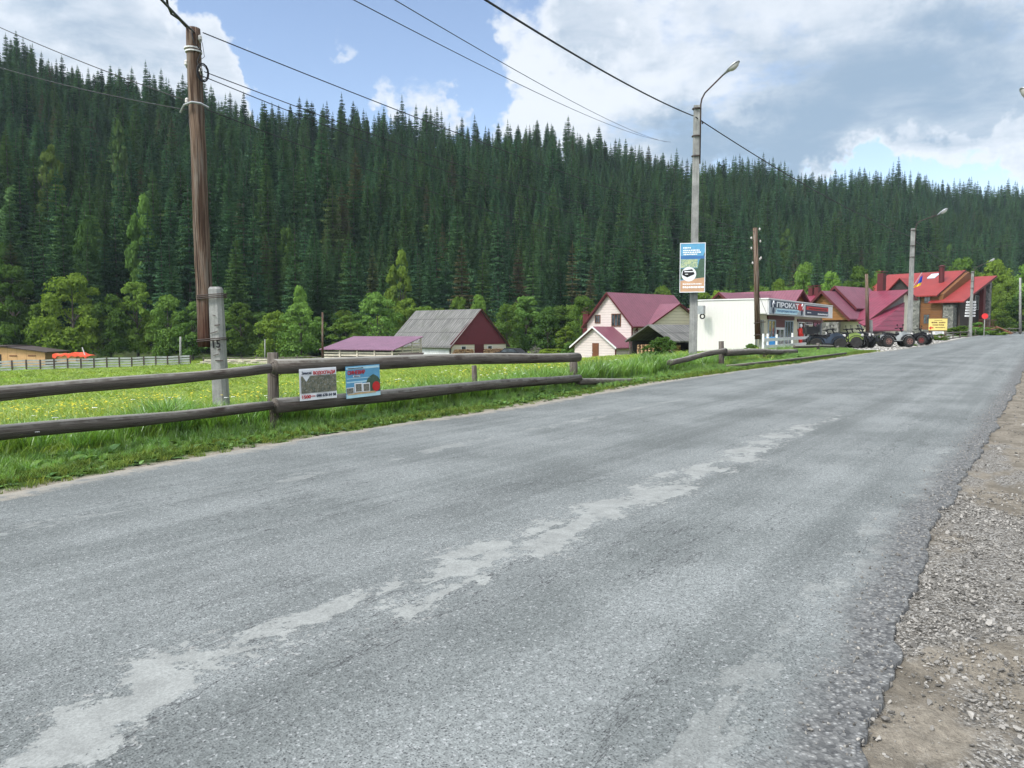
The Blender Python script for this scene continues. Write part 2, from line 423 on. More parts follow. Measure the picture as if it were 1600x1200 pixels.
M['leafd'] = foliage('dark_leaves', (.046, .1, .026), (.082, .15, .04), .25, .5)
M['grass'] = foliage('tall_grass_blades', (.07, .16, .024), (.19, .34, .07), .4, 5, vr=(.5, 1.5), gloss=.07)
M['fgrass'] = foliage('meadow_blades', (.14, .225, .03), (.24, .33, .06), .35, 5, gloss=.05)
M['drygrass'] = foliage('trodden_grass', (.065, .125, .024), (.14, .19, .06), .25, 5)
M['yellow'] = plain('buttercup_petals', (.75, .6, .02), .6, .1)
M['whitepetal'] = plain('white_umbels', (.75, .76, .7), .7, .1)

def text_mesh(txt, size, bold=0.0):
    cu = bpy.data.curves.new('lettering', 'FONT'); cu.body = txt; cu.size = size; cu.align_x = 'CENTER'; cu.align_y = 'CENTER'; cu.offset = bold
    cu.resolution_u = 3; cu.extrude = .003
    o = bpy.data.objects.new('lettering', cu); COL.objects.link(o)
    bpy.context.view_layer.update()
    dg = bpy.context.evaluated_depsgraph_get(); me = bpy.data.meshes.new_from_object(o.evaluated_get(dg))
    bpy.data.objects.remove(o); return me
def lettering(txt, w, h, m, parent, loc, rot, name='lettering', bold=0.0):
    """flat letters fitted to w x h metres in the xz plane of the parent"""
    me = text_mesh(txt, 1., bold)
    co = np.empty(len(me.vertices)*3); me.vertices.foreach_get('co', co); co = co.reshape(-1, 3)
    if len(co) == 0: return None
    mn, mx = co.min(0), co.max(0); c = (mn+mx)/2; co -= c
    co[:, 0] *= w/max(mx[0]-mn[0], 1e-6); co[:, 1] *= h/max(mx[1]-mn[1], 1e-6)
    me.vertices.foreach_set('co', co.ravel()); me.materials.clear(); me.materials.append(m); me.update()
    o = bpy.data.objects.new(name, me); COL.objects.link(o); o.parent = parent; o.location = loc; o.rotation_euler = rot
    return o
# ============================================================ THE GROUND
def grid_mesh(name, X, Y, Z, m, uvs, smooth=True):
    """X, Y, Z: 2-d arrays"""
    a, b = X.shape; me = bpy.data.meshes.new(name)
    me.vertices.add(a*b); me.vertices.foreach_set('co', np.stack([X, Y, Z], -1).ravel())
    i = np.arange(a*b).reshape(a, b); q = np.stack([i[:-1, :-1], i[1:, :-1], i[1:, 1:], i[:-1, 1:]], -1).reshape(-1, 4)
    me.loops.add(q.size); me.loops.foreach_set('vertex_index', q.ravel())
    me.polygons.add(len(q)); me.polygons.foreach_set('loop_start', np.arange(len(q))*4)
    for nm, (u, v) in uvs.items():
        l = me.uv_layers.new(name=nm); uv = np.stack([u, v], -1).reshape(-1, 2); l.data.foreach_set('uv', uv[q.ravel()].ravel())
    me.update(calc_edges=True); me.validate()
    if smooth: me.polygons.foreach_set('use_smooth', [True]*len(me.polygons))
    me.materials.append(m); o = bpy.data.objects.new(name, me); COL.objects.link(o); return o
def lotmask(s, n):
    return S(s, 41, 47)*S(s, 110, 90)*S(n, -15.5, -14)*np.maximum(S(n, -9.5, -8), S(s, 44, 48))
def groundmat(n, p):
    s, nn, _ = n.sep(n.uv('sn')); e, lot, _ = n.sep(n.uv('edge')); hill, _u, _v = n.sep(n.uv('hill')); P = n.comb(s, nn, 0)
    big = n.noise(P, .35, 4, .6); mid = n.noise(P, 2.2, 5, .65); fine = n.noise(P, 22, 4, .7); peb = n.voro(P, 62, 'Distance'); pebc = n.sep(n.voro(P, 62, 'Color'))[0]; peb2 = n.sep(n.voro(P, 90, 'Color'))[1]
    soil = n.mix(mid.sm(.35, .65), (.035, .06, .014), (.07, .12, .022))
    field = n.mix((big*.6+mid*.4).sm(.35, .62), (.11, .2, .022), (.2, .3, .035))
    grass = n.mix((nn*-1.).sm(10.5, 13), soil, field)
    dust = n.mix(fine.sm(.3, .7), (.21, .185, .145), (.3, .27, .22)); dust = n.mix(mid.sm(.5, .7)*.5, dust, (.14, .125, .095))
    grav = n.mix(pebc, (.06, .055, .047), (.23, .215, .19)); grav = n.mix(peb2.sm(.75, .95)*.8, grav, (.38, .37, .35))
    dirt = n.mix(fine.sm(.25, .75), (.14, .122, .098), (.25, .222, .178)); dirt = n.mix(mid.sm(.42, .62)*.7, dirt, (.1, .088, .07))
    # gravel cover by noise: heaviest next to the asphalt and in a bank across the shoulder
    cov = (n.noise(n.comb(s*.55, nn*1.3, 0), 1., 4, .6)+(s-6.8).abs()*-.028+.03+fine*.16).sm(.48, .58)
    right = n.mix(cov, dirt, grav)
    strip = (e+(mid-.5)*-.5+(big-.5)*.5)
    left = n.mix(strip.sm(.14, .34), dust, grass)
    left = n.mix((lot+(mid-.5)*.5).sm(.35, .6), left, n.mix(peb2, (.3, .29, .26), (.5, .48, .44)))
    c = n.mix((nn).sm(-3.2, -3.0), left, right)
    c = n.mix((nn+(mid-.5)*2).sm(5.5, 6.5), c, grass)
    c = n.mix((hill+(big-.5)*.1).sm(-.03, .02), c, n.mix(mid, (.02, .03, .012), (.045, .055, .022)))
    h = peb*-.5*cov+fine*1.1+mid*1.5+n.noise(P, 80, 3, .7)*.5
    n.link(n.bump(h, .8, .03), p.inputs['Normal'])
    return c
M['ground'] = mat('meadow_and_gravel', groundmat, .95, .1)
ta = np.unique(np.concatenate([np.radians(np.arange(-180, -60, 4.)), np.radians(np.arange(-60, 60, .3)), np.radians(np.arange(60, 180.1, 4.))]))
tr = np.concatenate([[0, .3, .6], np.geomspace(.9, 60, 420), np.geomspace(60.6, 560, 170), np.geomspace(600, 5000, 12)])
A_, R_ = np.meshgrid(ta, tr, indexing='ij'); X, Y = R_*np.sin(A_), R_*np.cos(A_); Z = T(X, Y)
s_, n_ = sn(X, Y)
near = (n_ > nright(s_)-.05) & (n_ < 6)
Z = Z+np.where(near, S(n_-nright(s_), 0, .5)*1.*.012*np.sin(X*7+Y*3)*np.sin(Y*9-X*4)+.010*np.sin(X*17)*np.cos(Y*19), 0)*(R_ < 12)
o = grid_mesh('ground', X, Y, Z, M['ground'], {'sn': (s_, n_), 'edge': (nleft(s_)-n_, lotmask(s_, n_)), 'hill': (np.clip(hillp(X, Y)[2], -2, 2), s_*0)}); tag(o, kind='structure')

def roadmat(n, p):
    s, nn, _ = n.sep(n.uv('sn')); e, e2, _ = n.sep(n.uv('edge')); P = n.comb(s, nn, 0)
    agc = n.voro(P, 85, 'Color'); ag = n.voro(P, 85); ag2 = n.voro(P, 150, 'Color'); agr = n.sep(agc)[0]; ag2r = n.sep(ag2)[0]
    fine = n.noise(P, 190, 3, .7); mid = n.noise(P, 5, 5, .65); big = n.noise(P, .6, 4, .6); med = n.noise(P, 28, 4, .7)
    streak = n.noise(n.comb(s*.045, nn*1.1, 0), 1., 4, .6); streak2 = n.noise(n.comb(s*.12, nn*6, 3.), 1., 3, .6)
    base = n.mix((streak*.4+streak2*.2+big*.5).sm(.42, .68), (.103, .112, .109), (.166, .177, .173))
    # bleached wheel lanes and darker bands between them
    lane = (nn+2.0).abs().sm(.9, .15)*.45+(nn+7.3).abs().sm(.9, .2)*.5+(nn+5.4).abs().sm(.6, .1)*.35-(nn+4.35).abs().sm(.5, .0)*.5-(nn+2.75).abs().sm(.35, .05)*.25
    base = n.mul(base, (lane+(streak-.5)*.5).sm(-.7, .8, .92, 1.09))
    speck = (agr*.55+ag2r*.45); base = n.mul(base, speck.sm(.1, .9, .76, 1.24)); base = n.mul(base, med.sm(.3, .7, .84, 1.16))
    base = n.mix(agr.sm(.95, .98)*.35, base, (.4, .4, .4)); base = n.mix(ag2r.sm(.12, .04)*.7, base, (.025, .026, .028)); pit = n.noise(P, 60, 3, .75).sm(.40, .34); base = n.mix(pit*.6, base, (.04, .042, .044))
    # smooth worn-through patches along the old centre joint
    pn = n.noise(n.comb(s*.8, nn*1.6, 1.3), 1.7, 6, .62, .4); pf = n.noise(P, 16, 6, .8)
    band = (nn+3.2+(n.noise(n.comb(s*.7, 0, 0), 1., 2)-.5)*.5).abs().sm(.56, .12)*s.sm(19, 10)*s.sm(-12, 0.)
    pn = pn.sm(.36, .62)
    pv = band*.42+pn*.36+pf*.7+mid*.6; patch = pv.sm(1.235, 1.26)*band.sm(.0, .2)
    band2 = (nn+6.75+(n.noise(n.comb(s*.3, 0, 4.), 1., 2)-.5)*.5).abs().sm(.4, .05)*s.sm(30, 12)*.8
    patch2 = (band2*.44+pn*.36+pf*.6).sm(.90, .94)*band2.sm(0, .3)*.55
    band3 = (nn+1.05).abs().sm(.35, .05)*s.sm(22, 6)
    patch3 = (band3*.44+pn*.36+pf*.6).sm(.92, .96)*band3.sm(0, .3)*.5
    pcol = n.mul(n.mix(fine, (.19, .198, .19), (.232, .238, .225)), mid.sm(.3, .7, .85, 1.12)); pcol = n.mul(pcol, speck.sm(.1, .9, .86, 1.12))
    pt = patch.max(patch2).max(patch3)
    c = n.mix(pt, base, pcol)
    rim = pv.sm(1.12, 1.22)*(patch.rsub(1.))*pf.sm(.54, .6)*band.sm(0, .2)
    cr = (n.noise(n.comb(s*.5, nn*2.2, 7.), 1.6, 6., .6)-.5).abs().sm(.006, .002)*n.noise(n.comb(s*.3, nn*.8, 2.), 1., 2).sm(.5, .58)*pt.rsub(1.)
    c = n.mix(cr*.75, c, (.03, .03, .032))
    c = n.mix(rim*.6, c, (.33, .32, .3))
    # crumbling coarse stones along the right edge, dust along the left
    er = (e2+(mid-.5)*.35).sm(.42, .12); coarse = n.voro(P, 42); cc = n.sep(n.voro(P, 42, 'Color'))[0]
    c = n.mix(er, c, n.mul(n.mix(cc, (.1, .103, .105), (.29, .29, .28)), coarse.sm(.0, .45, 1.15, .5)))
    c = n.mix((e+(mid-.5)*.9+(big-.5)*.6).sm(.32, .0)*.8, c, (.26, .235, .195))
    h = (ag*-1.)*(pt*.8).rsub(1.)*.8+med*.5+pt*-.3-coarse*er*1.3
    n.link(n.bump(h, .75, .006), p.inputs['Normal'])
    n.link(pt*-.05+.86, p.inputs['Roughness'])
    return c
M['road'] = mat('worn_asphalt', roadmat, .85, .25)
def fbm1(x, seed, octs=((.35, .10), (1.1, .06), (3.5, .035), (11, .018), (30, .008))):
    r = np.random.default_rng(seed); out = np.zeros_like(x)
    for f, a in octs:
        k_ = x*f+r.uniform(0, 99); i = np.floor(k_).astype(int); t = k_-i; t = t*t*(3-2*t); tab = r.uniform(-1, 1, 4096)
        out += a*(tab[i % 4096]*(1-t)+tab[(i+1) % 4096]*t)
    return out
ss = np.concatenate([np.arange(-60, -4, 1.), np.arange(-4, 26, .05), np.arange(26, 60, .5), np.arange(60, 420, 4.)])
L_ = nleft(ss)+fbm1(ss, 1, ((.35, .08), (1.1, .05), (3.5, .02)))*1.0; R__ = nright(ss)+fbm1(ss, 2, ((.5, .02), (1.3, .03), (3.5, .03), (11, .018), (30, .009)))
tt = np.concatenate([[0, .0], np.linspace(.001, .999, 22), [1, 1]])
SS, TT = np.meshgrid(ss, tt, indexing='ij'); NN = L_[:, None]+(R__-L_)[:, None]*TT
X, Y = xy(SS, NN); Z = zroad(SS)+.006+.0*NN; Z[:, 0] -= .05; Z[:, -1] -= .05
o = grid_mesh('road', X, Y, Z, M['road'], {'sn': (SS, NN), 'edge': (NN-L_[:, None], R__[:, None]-NN)}, False); tag(o, kind='structure')

# ============================================================ SCATTER (stuff)
def scatter(name, pts, rot, scl, var, protos, kind='stuff'):
    pts = np.asarray(pts, float); N = len(pts); me = bpy.data.meshes.new(name); me.vertices.add(N); me.vertices.foreach_set('co', pts.ravel())
    a = me.attributes.new('rot', 'FLOAT_VECTOR', 'POINT'); a.data.foreach_set('vector', np.asarray(rot, float).ravel())
    a = me.attributes.new('scl', 'FLOAT_VECTOR', 'POINT'); a.data.foreach_set('vector', np.asarray(scl, float).ravel())
    a = me.attributes.new('var', 'INT', 'POINT'); a.data.foreach_set('value', np.asarray(var, int))
    o = bpy.data.objects.new(name, me); COL.objects.link(o)
    ng = bpy.data.node_groups.new(name+'_scatter', 'GeometryNodeTree')
    ng.interface.new_socket('Geometry', in_out='INPUT', socket_type='NodeSocketGeometry'); ng.interface.new_socket('Geometry', in_out='OUTPUT', socket_type='NodeSocketGeometry')
    gi = ng.nodes.new('NodeGroupInput'); go = ng.nodes.new('NodeGroupOutput'); jn = ng.nodes.new('GeometryNodeJoinGeometry')
    def attr(nm, t):
        n = ng.nodes.new('GeometryNodeInputNamedAttribute'); n.data_type = t; n.inputs['Name'].default_value = nm
        return [q for q in n.outputs if q.enabled and q.name == 'Attribute'][0]
    ra, sa, va = attr('rot', 'FLOAT_VECTOR'), attr('scl', 'FLOAT_VECTOR'), attr('var', 'INT')
    for i, pr in enumerate(protos):
        oi = ng.nodes.new('GeometryNodeObjectInfo'); oi.inputs['Object'].default_value = pr; oi.inputs['As Instance'].default_value = True
        cp = ng.nodes.new('FunctionNodeCompare'); cp.data_type = 'INT'; cp.operation = 'EQUAL'
        ip = ng.nodes.new('GeometryNodeInstanceOnPoints')
        A = [q for q in cp.inputs if q.enabled]; ng.links.new(va, A[0]); A[1].default_value = i
        ng.links.new(gi.outputs[0], ip.inputs['Points']); ng.links.new(cp.outputs[0], ip.inputs['Selection'])
        ng.links.new(oi.outputs['Geometry'], ip.inputs['Instance']); ng.links.new(sa, ip.inputs['Scale'])
        er = ng.nodes.new('FunctionNodeEulerToRotation'); ng.links.new(ra, er.inputs[0]); ng.links.new(er.outputs[0], ip.inputs['Rotation'])
        ng.links.new(ip.outputs[0], jn.inputs[0])
    ng.links.new(jn.outputs[0], go.inputs[0])
    md = o.modifiers.new('scatter', 'NODES'); md.node_group = ng
    return tag(o, kind=kind)
def proto(name, V_, F_, m):
    me = bpy.data.meshes.new(name); me.from_pydata([tuple(v) for v in V_], [], F_); me.materials.append(m); me.update()
    return bpy.data.objects.new(name, me)          # never linked: only its mesh is instanced
def clump(seed, nb, h, spread, width, m, lean=.45, heads=0):
    r = random.Random(seed); v, f = [], []
    for _ in range(nb):
        a, q = r.uniform(0, 6.28), spread*math.sqrt(r.random()); x, y = q*math.cos(a), q*math.sin(a)
        H = h*r.uniform(.5, 1.05); d = r.uniform(0, 6.28); ln = lean*H*r.uniform(.2, 1.2); w = width*r.uniform(.6, 1.2); wa = r.uniform(0, 6.28)
        wx, wy = w*math.cos(wa)/2, w*math.sin(wa)/2; i = len(v)
        for t, ww in ((0, .8), (.45, 1.), (.8, .6)):
            cx, cy, cz = x+math.cos(d)*ln*t*t, y+math.sin(d)*ln*t*t, H*t*(1-.12*t)
            v += [(cx-wx*ww, cy-wy*ww, cz), (cx+wx*ww, cy+wy*ww, cz)]
        v.append((x+math.cos(d)*ln*1.25, y+math.sin(d)*ln*1.25, H*.93))
        f += [(i, i+1, i+3, i+2), (i+2, i+3, i+5, i+4), (i+4, i+5, i+6)]
    return proto('grass_clump', v, f, m)
GT = [clump(i, 34, 1., .22, .028, M['grass']) for i in range(3)]
GF = [clump(10+i, 30, 1., .5, .05, M['fgrass'], .5) for i in range(3)]
GS = [clump(20+i, 26, 1., .9, .09, M['drygrass'], .9) for i in range(2)]
def surf(s, n):
    x, y = xy(s, n); return np.stack([x, y, T(x, y)], -1)
def go(name, s, n, hgt, protos, wide=1.):
    N = len(s); p = surf(s, n); rot = np.zeros((N, 3)); rot[:, 2] = rng.uniform(0, 6.28, N); rot[:, 0] = rng.normal(0, .08, N)
    h = hgt*rng.uniform(.7, 1.25, N); scl = np.stack([h*wide, h*wide, h], -1)
    return scatter(name, p, rot, scl, rng.integers(0, len(protos), N), protos)
# tall roadside grass on both sides of the log fence
def nz(s, n, f=.35, k_=1.7): return .5+.25*np.sin(s*f+1.3*np.sin(n*.9))+.25*np.sin(s*f*2.7+n*k_+1)
N = 19000
s = rng.uniform(-14, 52, N)**1.0; n = nleft(s)-.35-rng.exponential(1.0, N)*1.25
w = nleft(s)-n; H = np.where(n > -10.3, np.interp(w, [.3, .6, 1.1, 2], [.05, .11, .18, .24]), np.interp(n, [-13, -11, -10.3], [.3, .48, .5]))*(.7+.6*nz(s, n, 1.1))*np.interp(s, [0, 16, 20, 27, 31, 60], [1, 1, 1.25, 1.2, .75, .6])
keep = (w < 7) & (rng.random(N) < np.interp(w, [.3, .6, 1.], [.4, .7, 1])) & (lotmask(s, n) < .3) & ~((n < -14) & (s > 44))
go('tall_grass', s[keep], n[keep], H[keep], GT)
N = 5200
s = rng.uniform(-10, 45, N); u_ = rng.uniform(0, 1, N)**.7*.75; n = nleft(s)-u_; keep = rng.random(N) < .25+.75*S(u_, .1, .45)*(.4+nz(s*3, n*4, 1.3)); s, n = s[keep], n[keep]
go('trodden_grass', s, n, .07*(.5+nz(s, n)), GS)
# the meadow, denser in the picture's terms near the fence
N = 42000
d = np.exp(rng.uniform(math.log(8), math.log(118), N)); az = rng.uniform(-.85, .32, N); x, y = d*np.sin(az), d*np.cos(az); s, n = sn(x, y)
keep = (n < nleft(s)-1.6) & (lotmask(s, n) < .3) & ~((n > -22) & (s > 42))
x, y, d = x[keep], y[keep], d[keep]; N = len(x); sc = np.interp(d, [8, 20, 50, 118], [.24, .27, .34, .42])*rng.uniform(.6, 1.2, N)
wd_ = np.interp(d, [8, 20, 60, 118], [1., 1.6, 3.5, 5.]); rot = np.zeros((N, 3)); rot[:, 2] = rng.uniform(0, 6.28, N)
scatter('meadow_grass', np.stack([x, y, T(x, y)], -1), rot, np.stack([sc*wd_, sc*wd_, sc], -1), rng.integers(0, 3, N), GF)
def flower(m, sz, h, k_=5, stem=True):
    v, f = [], []; r = random.Random(4)
    for _ in range(k_):
        x, y, z = r.uniform(-.12, .12), r.uniform(-.12, .12), h*r.uniform(.8, 1.1); i = len(v)
        for a in range(6): v.append((x+sz*math.cos(a*1.047), y+sz*math.sin(a*1.047), z+(.3*sz if a % 2 else 0)))
        f.append(tuple(range(i, i+6))); j = len(v)
        if not stem: continue
        v += [(x-.003, y, 0), (x+.003, y, 0), (x, y, z-.002)]; f.append((j, j+1, j+2))
    return proto('flower_heads', v, f, m)
FY, FW = flower(M['yellow'], .02, .34, 3), flower(M['whitepetal'], .02, .5, 2, False)
N = 1700
d = rng.uniform(13, 60, N); az = rng.uniform(-.72, .12, N); x, y = d*np.sin(az), d*np.cos(az); s, n = sn(x, y)
den = (np.exp(-((d-22)/6)**2)+.35*np.exp(-((d-38)/12)**2))*(.25+.75*S(np.sin(x*.35+1.2*np.sin(y*.25))+.6*np.sin(x*.13+2)+.5*np.sin(x*1.3)*np.cos(y*.9), .1, 1.0)); keep = (n < nleft(s)-3) & (rng.random(N) < den)
x, y = x[keep], y[keep]; N = len(x); rot = np.zeros((N, 3)); rot[:, 2] = rng.uniform(0, 6.28, N); q = rng.uniform(.8, 1.2, N)*(1+.008*d[keep])
scatter('buttercups', np.stack([x, y, T(x, y)], -1), rot, np.stack([q, q, q], -1), np.zeros(N), [FY])
N = 150
s = rng.uniform(-8, 34, N); n = nleft(s)-rng.uniform(1.2, 5, N); x, y = xy(s, n); rot = np.zeros((N, 3)); q = rng.uniform(.8, 1.3, N)
scatter('white_umbel_flowers', np.stack([x, y, T(x, y)], -1), rot, np.stack([q, q, q], -1), np.zeros(N), [FW])
def weed(seed, m, k_=9):
    r = random.Random(seed); v, f = [], []
    for _ in range(k_):
        a = r.uniform(0, 6.28); L = r.uniform(.07, .16); w = L*r.uniform(.2, .32); up = r.uniform(.3, 1.1); ca, sa = math.cos(a), math.sin(a); i = len(v)
        for t, ww in ((.05, .15), (.4, 1.), (.75, .8), (1., .05)):
            z = L*up*(t-.55*t*t); v += [(ca*L*t-sa*w*ww, sa*L*t+ca*w*ww, z), (ca*L*t+sa*w*ww, sa*L*t-ca*w*ww, z)]
        for q in range(3): f.append((i+2*q, i+2*q+1, i+2*q+3, i+2*q+2))
    return proto('broad_weed', v, f, m)
M['weed'] = foliage('broad_weeds', (.05, .12, .03), (.1, .2, .045), .3, 6, gloss=.05)
WDS = [weed(i, M['weed']) for i in range(3)]
N = 1500
s = rng.uniform(-8, 36, N); w_ = rng.exponential(.9, N)+.12; keep = w_ < 4; s, w_ = s[keep], w_[keep]
go('roadside_weeds', s, nleft(s)-w_, np.interp(w_, [.1, .5, 1.2, 4], [.35, .8, 1.5, 2.4]), WDS)
N = 260
s = rng.uniform(1, 26, N); n = rng.uniform(2.2, 5, N)
go('shoulder_weeds', s, n, np.full(N, .6), WDS)
# crushed stone on the right shoulder
M['pebble'] = mat('crushed_stone', lambda n, p: n.mul(n.mix(n.noise(n.co('Object'), 2, 3), (.12, .112, .1), (.25, .237, .215)), n.rnd().sm(0, 1, .45, 1.5)), .9, .15)
def pebble(seed):
    r = random.Random(seed); import bmesh
    bm = bmesh.new(); bmesh.ops.create_icosphere(bm, subdivisions=1, radius=1)
    for v in bm.verts: v.co *= r.uniform(.6, 1.15)
    for v in bm.verts: v.co.z *= .55; v.co.x *= 1.25
    me = bpy.data.meshes.new('pebble'); bm.to_mesh(me); bm.free(); me.materials.append(M['pebble']); return bpy.data.objects.new('pebble', me)
PB = [pebble(i) for i in range(5)]
N = 90000
s = np.concatenate([rng.uniform(-1.5, 9, N), rng.uniform(9, 34, 9000)]); n = nright(s)-.1+np.abs(rng.normal(0, 1.5, len(s)))
cl = nz(s*2.1, n*2.3, .9, 2.3)*.6+.4*nz(s*5, n*6, 1.2, 2)
keep = (rng.random(len(s)) < np.clip((cl-.32)*2.2, .10, 1)*(.4+.6*np.exp(-((s-7)/3.2)**2))) & (n < 5); s, n = s[keep], n[keep]; N = len(s)
sz = np.clip(rng.lognormal(math.log(.0055), .5, N), .0028, .022)*np.where(s > 9, 1.7, 1); p = surf(s, n); p[:, 2] += sz*.25+.004
scatter('gravel', p, rng.uniform(0, 6.28, (N, 3))*[.12, .12, 1], np.stack([sz, sz, sz], -1), rng.integers(0, 5, N), PB)
N = 2600
s = rng.uniform(-1, 22, N); n = nright(s)-np.abs(rng.normal(0, .22, N)); sz = np.clip(rng.lognormal(math.log(.005), .4, N), .003, .014); x, y = xy(s, n); p = np.stack([x, y, zroad(s)+.006+sz*.3], -1)
scatter('loose_chippings', p, rng.uniform(0, 6.28, (N, 3)), np.stack([sz, sz, sz], -1), rng.integers(0, 5, N), PB)
N = 4500
s = rng.uniform(40, 76, N); n = rng.uniform(-15, -6.5, N); keep = lotmask(s, n) > .4; s, n = s[keep], n[keep]; N = len(s); sz = rng.uniform(.02, .06, N); p = surf(s, n); p[:, 2] += sz*.2
scatter('yard_gravel', p, rng.uniform(0, 6.28, (N, 3))*[.1, .1, 1], np.stack([sz, sz, sz], -1), rng.integers(0, 5, N), PB)
# ============================================================ TREES
def spruce(seed, W_=30, rmax=4.4, top=25., bottom=.1, thin=1.):
    r = random.Random(seed); v, f = [], []
    def tri(a, b, c): i = len(v); v.extend([a, b, c]); f.append((i, i+1, i+2))
    W_ = int(W_*1.35)
    for i in range(W_):
        t = (i+r.uniform(-.45, .45))/W_; z = top*(bottom+(1-bottom)*max(t, 0)); Rr = rmax*((1-t)**.8*.93+.07)*r.uniform(.75, 1.1)
        if t < .15: Rr *= .6+t*2.7
        nb = int((13-4*t)*thin)
        for b in range(nb):
            a = 6.283*(b+r.uniform(-.35, .35))/nb+i*.7; L = Rr*r.uniform(.7, 1.15); ca, sa = math.cos(a), math.sin(a); dr = L*r.uniform(.28, .5)*(1.1-t*.9)
            P = []
            for q in (0, .3, .6, .85, 1.):
                P.append(Vector((ca*L*q, sa*L*q, z-dr*q**.8+.22*L*max(0, q-.6))))
            for k_ in range(4):
                p0, p1 = P[k_], P[k_+1]; w = L*(.30-.2*(k_/4))*r.uniform(.8, 1.2)+.12; side = Vector((-sa, ca, 0))
                for sg in (-1, 1):
                    tip = p0.lerp(p1, .9)+side*sg*w+Vector((0, 0, -w*r.uniform(.25, .8)))
                    tri(p0, p1, tip)
                if k_ > 0 and r.random() < .7: tri(p0, p1, p0.lerp(p1, .5)+Vector((r.uniform(-.1, .1), r.uniform(-.1, .1), -w*r.uniform(.6, 1.3))))
    for _ in range(4):
        a = r.uniform(0, 6.28); tri(Vector((0, 0, top+.7)), Vector((.14*math.cos(a), .14*math.sin(a), top-1.2)), Vector((.14*math.cos(a+2), .14*math.sin(a+2), top-1.2)))
    me = bpy.data.meshes.new('spruce_crown'); me.from_pydata([tuple(q) for q in v], [], f); me.materials.append(M['spruce']); me.update(); return me
SPC = [spruce(1), spruce(2, 26, 3.9), spruce(3, 34, 4.9, thin=1.1), spruce(4, 24, 3.4, thin=.8, bottom=.25), spruce(5, 30, 4.2, bottom=.18), spruce(6, 22, 2.9, thin=.7, bottom=.35)]
def trunkm(h, r0, limbs=0, seed=0):
    b = MB(); rr = random.Random(seed); b.tube([(0, 0, -.6), (0, 0, h*.3), (0, 0, h*.7), (0, 0, h)], [r0, r0*.8, r0*.45, r0*.1], 7)
    for i in range(limbs):
        a = rr.uniform(0, 6.28); z = h*rr.uniform(.25, .6); L = h*rr.uniform(.25, .4)
        b.tube([(0, 0, z), (math.cos(a)*L*.5, math.sin(a)*L*.5, z+L*.5), (math.cos(a)*L*.8, math.sin(a)*L*.8, z+L*1.05)], [r0*.4, r0*.25, r0*.08], 5)
    return b.mesh('trunk', M['bark'])
SPT = trunkm(24.6, .27)
SPO = []
for me in SPC:      # crown and stem together for the far mass of the wood
    v = [tuple(q.co) for q in me.vertices]; f = [tuple(p.vertices) for p in me.polygons]; k_ = len(v)
    v += [tuple(q.co) for q in SPT.vertices]; f += [tuple(i+k_ for i in p.vertices) for p in SPT.polygons]
    o = proto('spruce_mass', v, f, M['spruce']); o.data.materials.append(M['bark'])
    o.data.polygons.foreach_set('material_index', [0]*len(me.polygons)+[1]*len(SPT.polygons)); SPO.append(o)
def crown(seed, lumps, leaf=.24, per=170, m=None, h=8., w=6., zlow=.22, shape=1.):
    """leaf faces strewn over many uneven lumps of an overall egg"""
    r = np.random.default_rng(seed); pts = []; nrm = []
    for _ in range(lumps):
        a = r.uniform(0, 6.283); zt = r.uniform(0, 1); prof = math.sin(math.pi*min(1, .12+zt*.86)**shape)**.6
        rad = w/2*prof*math.sqrt(r.uniform(.15, 1))*.8; c = np.array([rad*math.cos(a), rad*math.sin(a), h*(zlow+(1-zlow)*zt*.92)])
        sz = w*r.uniform(.07, .2)*(1.1-.35*zt)
        d = r.normal(size=(per, 3)); d /= np.linalg.norm(d, axis=1)[:, None]; d[:, 2] = np.where(d[:, 2] < -.3, -d[:, 2], d[:, 2])
        pts.append(c+d*sz*r.uniform(.55, 1.12, (per, 1))*[1, 1, .8]); nrm.append(d+r.normal(size=(per, 3))*.5)
    p = np.concatenate(pts); q = np.concatenate(nrm); q /= np.linalg.norm(q, axis=1)[:, None]
    t = np.cross(q, r.normal(size=q.shape)); t /= np.linalg.norm(t, axis=1)[:, None]; b = np.cross(q, t); s = leaf*r.uniform(.6, 1.3, (len(p), 1))
    V_ = np.stack([p-t*s*.5, p+b*s*.28, p+t*s*.5, p-b*s*.28], 1).reshape(-1, 3); n = len(p)
    me = bpy.data.meshes.new('leafy_crown'); me.vertices.add(4*n); me.vertices.foreach_set('co', V_.ravel()); me.loops.add(4*n); me.loops.foreach_set('vertex_index', np.arange(4*n))
    me.polygons.add(n); me.polygons.foreach_set('loop_start', np.arange(n)*4); me.update(calc_edges=True); me.validate(); me.materials.append(m); return me
CR = {'bush': [crown(31+i, 52, .34, 170, M['leaf'], 8, 7.5, .05) for i in range(3)], 'tall': [crown(41+i, 58, .34, 160, M['leaf'], 8, 4.6, .12, 1.1) for i in range(3)],
      'light': [crown(51+i, 52, .32, 170, M['leafl'], 8, 6.5, .1) for i in range(3)], 'dark': [crown(61+i, 52, .36, 170, M['leafd'], 8, 7, .08) for i in range(2)],
      'birch': [crown(71+i, 60, .36, 130, M['larch'], 8, 2.9, .15, .9) for i in range(2)], 'shrub': [crown(81+i, 30, .12, 220, M['leaf'], 1.6, 1.8, .1) for i in range(2)],
      'shrubl': [crown(85+i, 30, .12, 220, M['leafl'], 1.6, 1.8, .1) for i in range(2)]}
TRK = [trunkm(6.6, .16, 5, i) for i in range(3)]; TRS = trunkm(1.2, .03, 4, 9)
def part(me, name, parent, **kw):
    o = bpy.data.objects.new(name, me); COL.objects.link(o); o.parent = parent; return tag(o, **kw)
tree_no = [0]
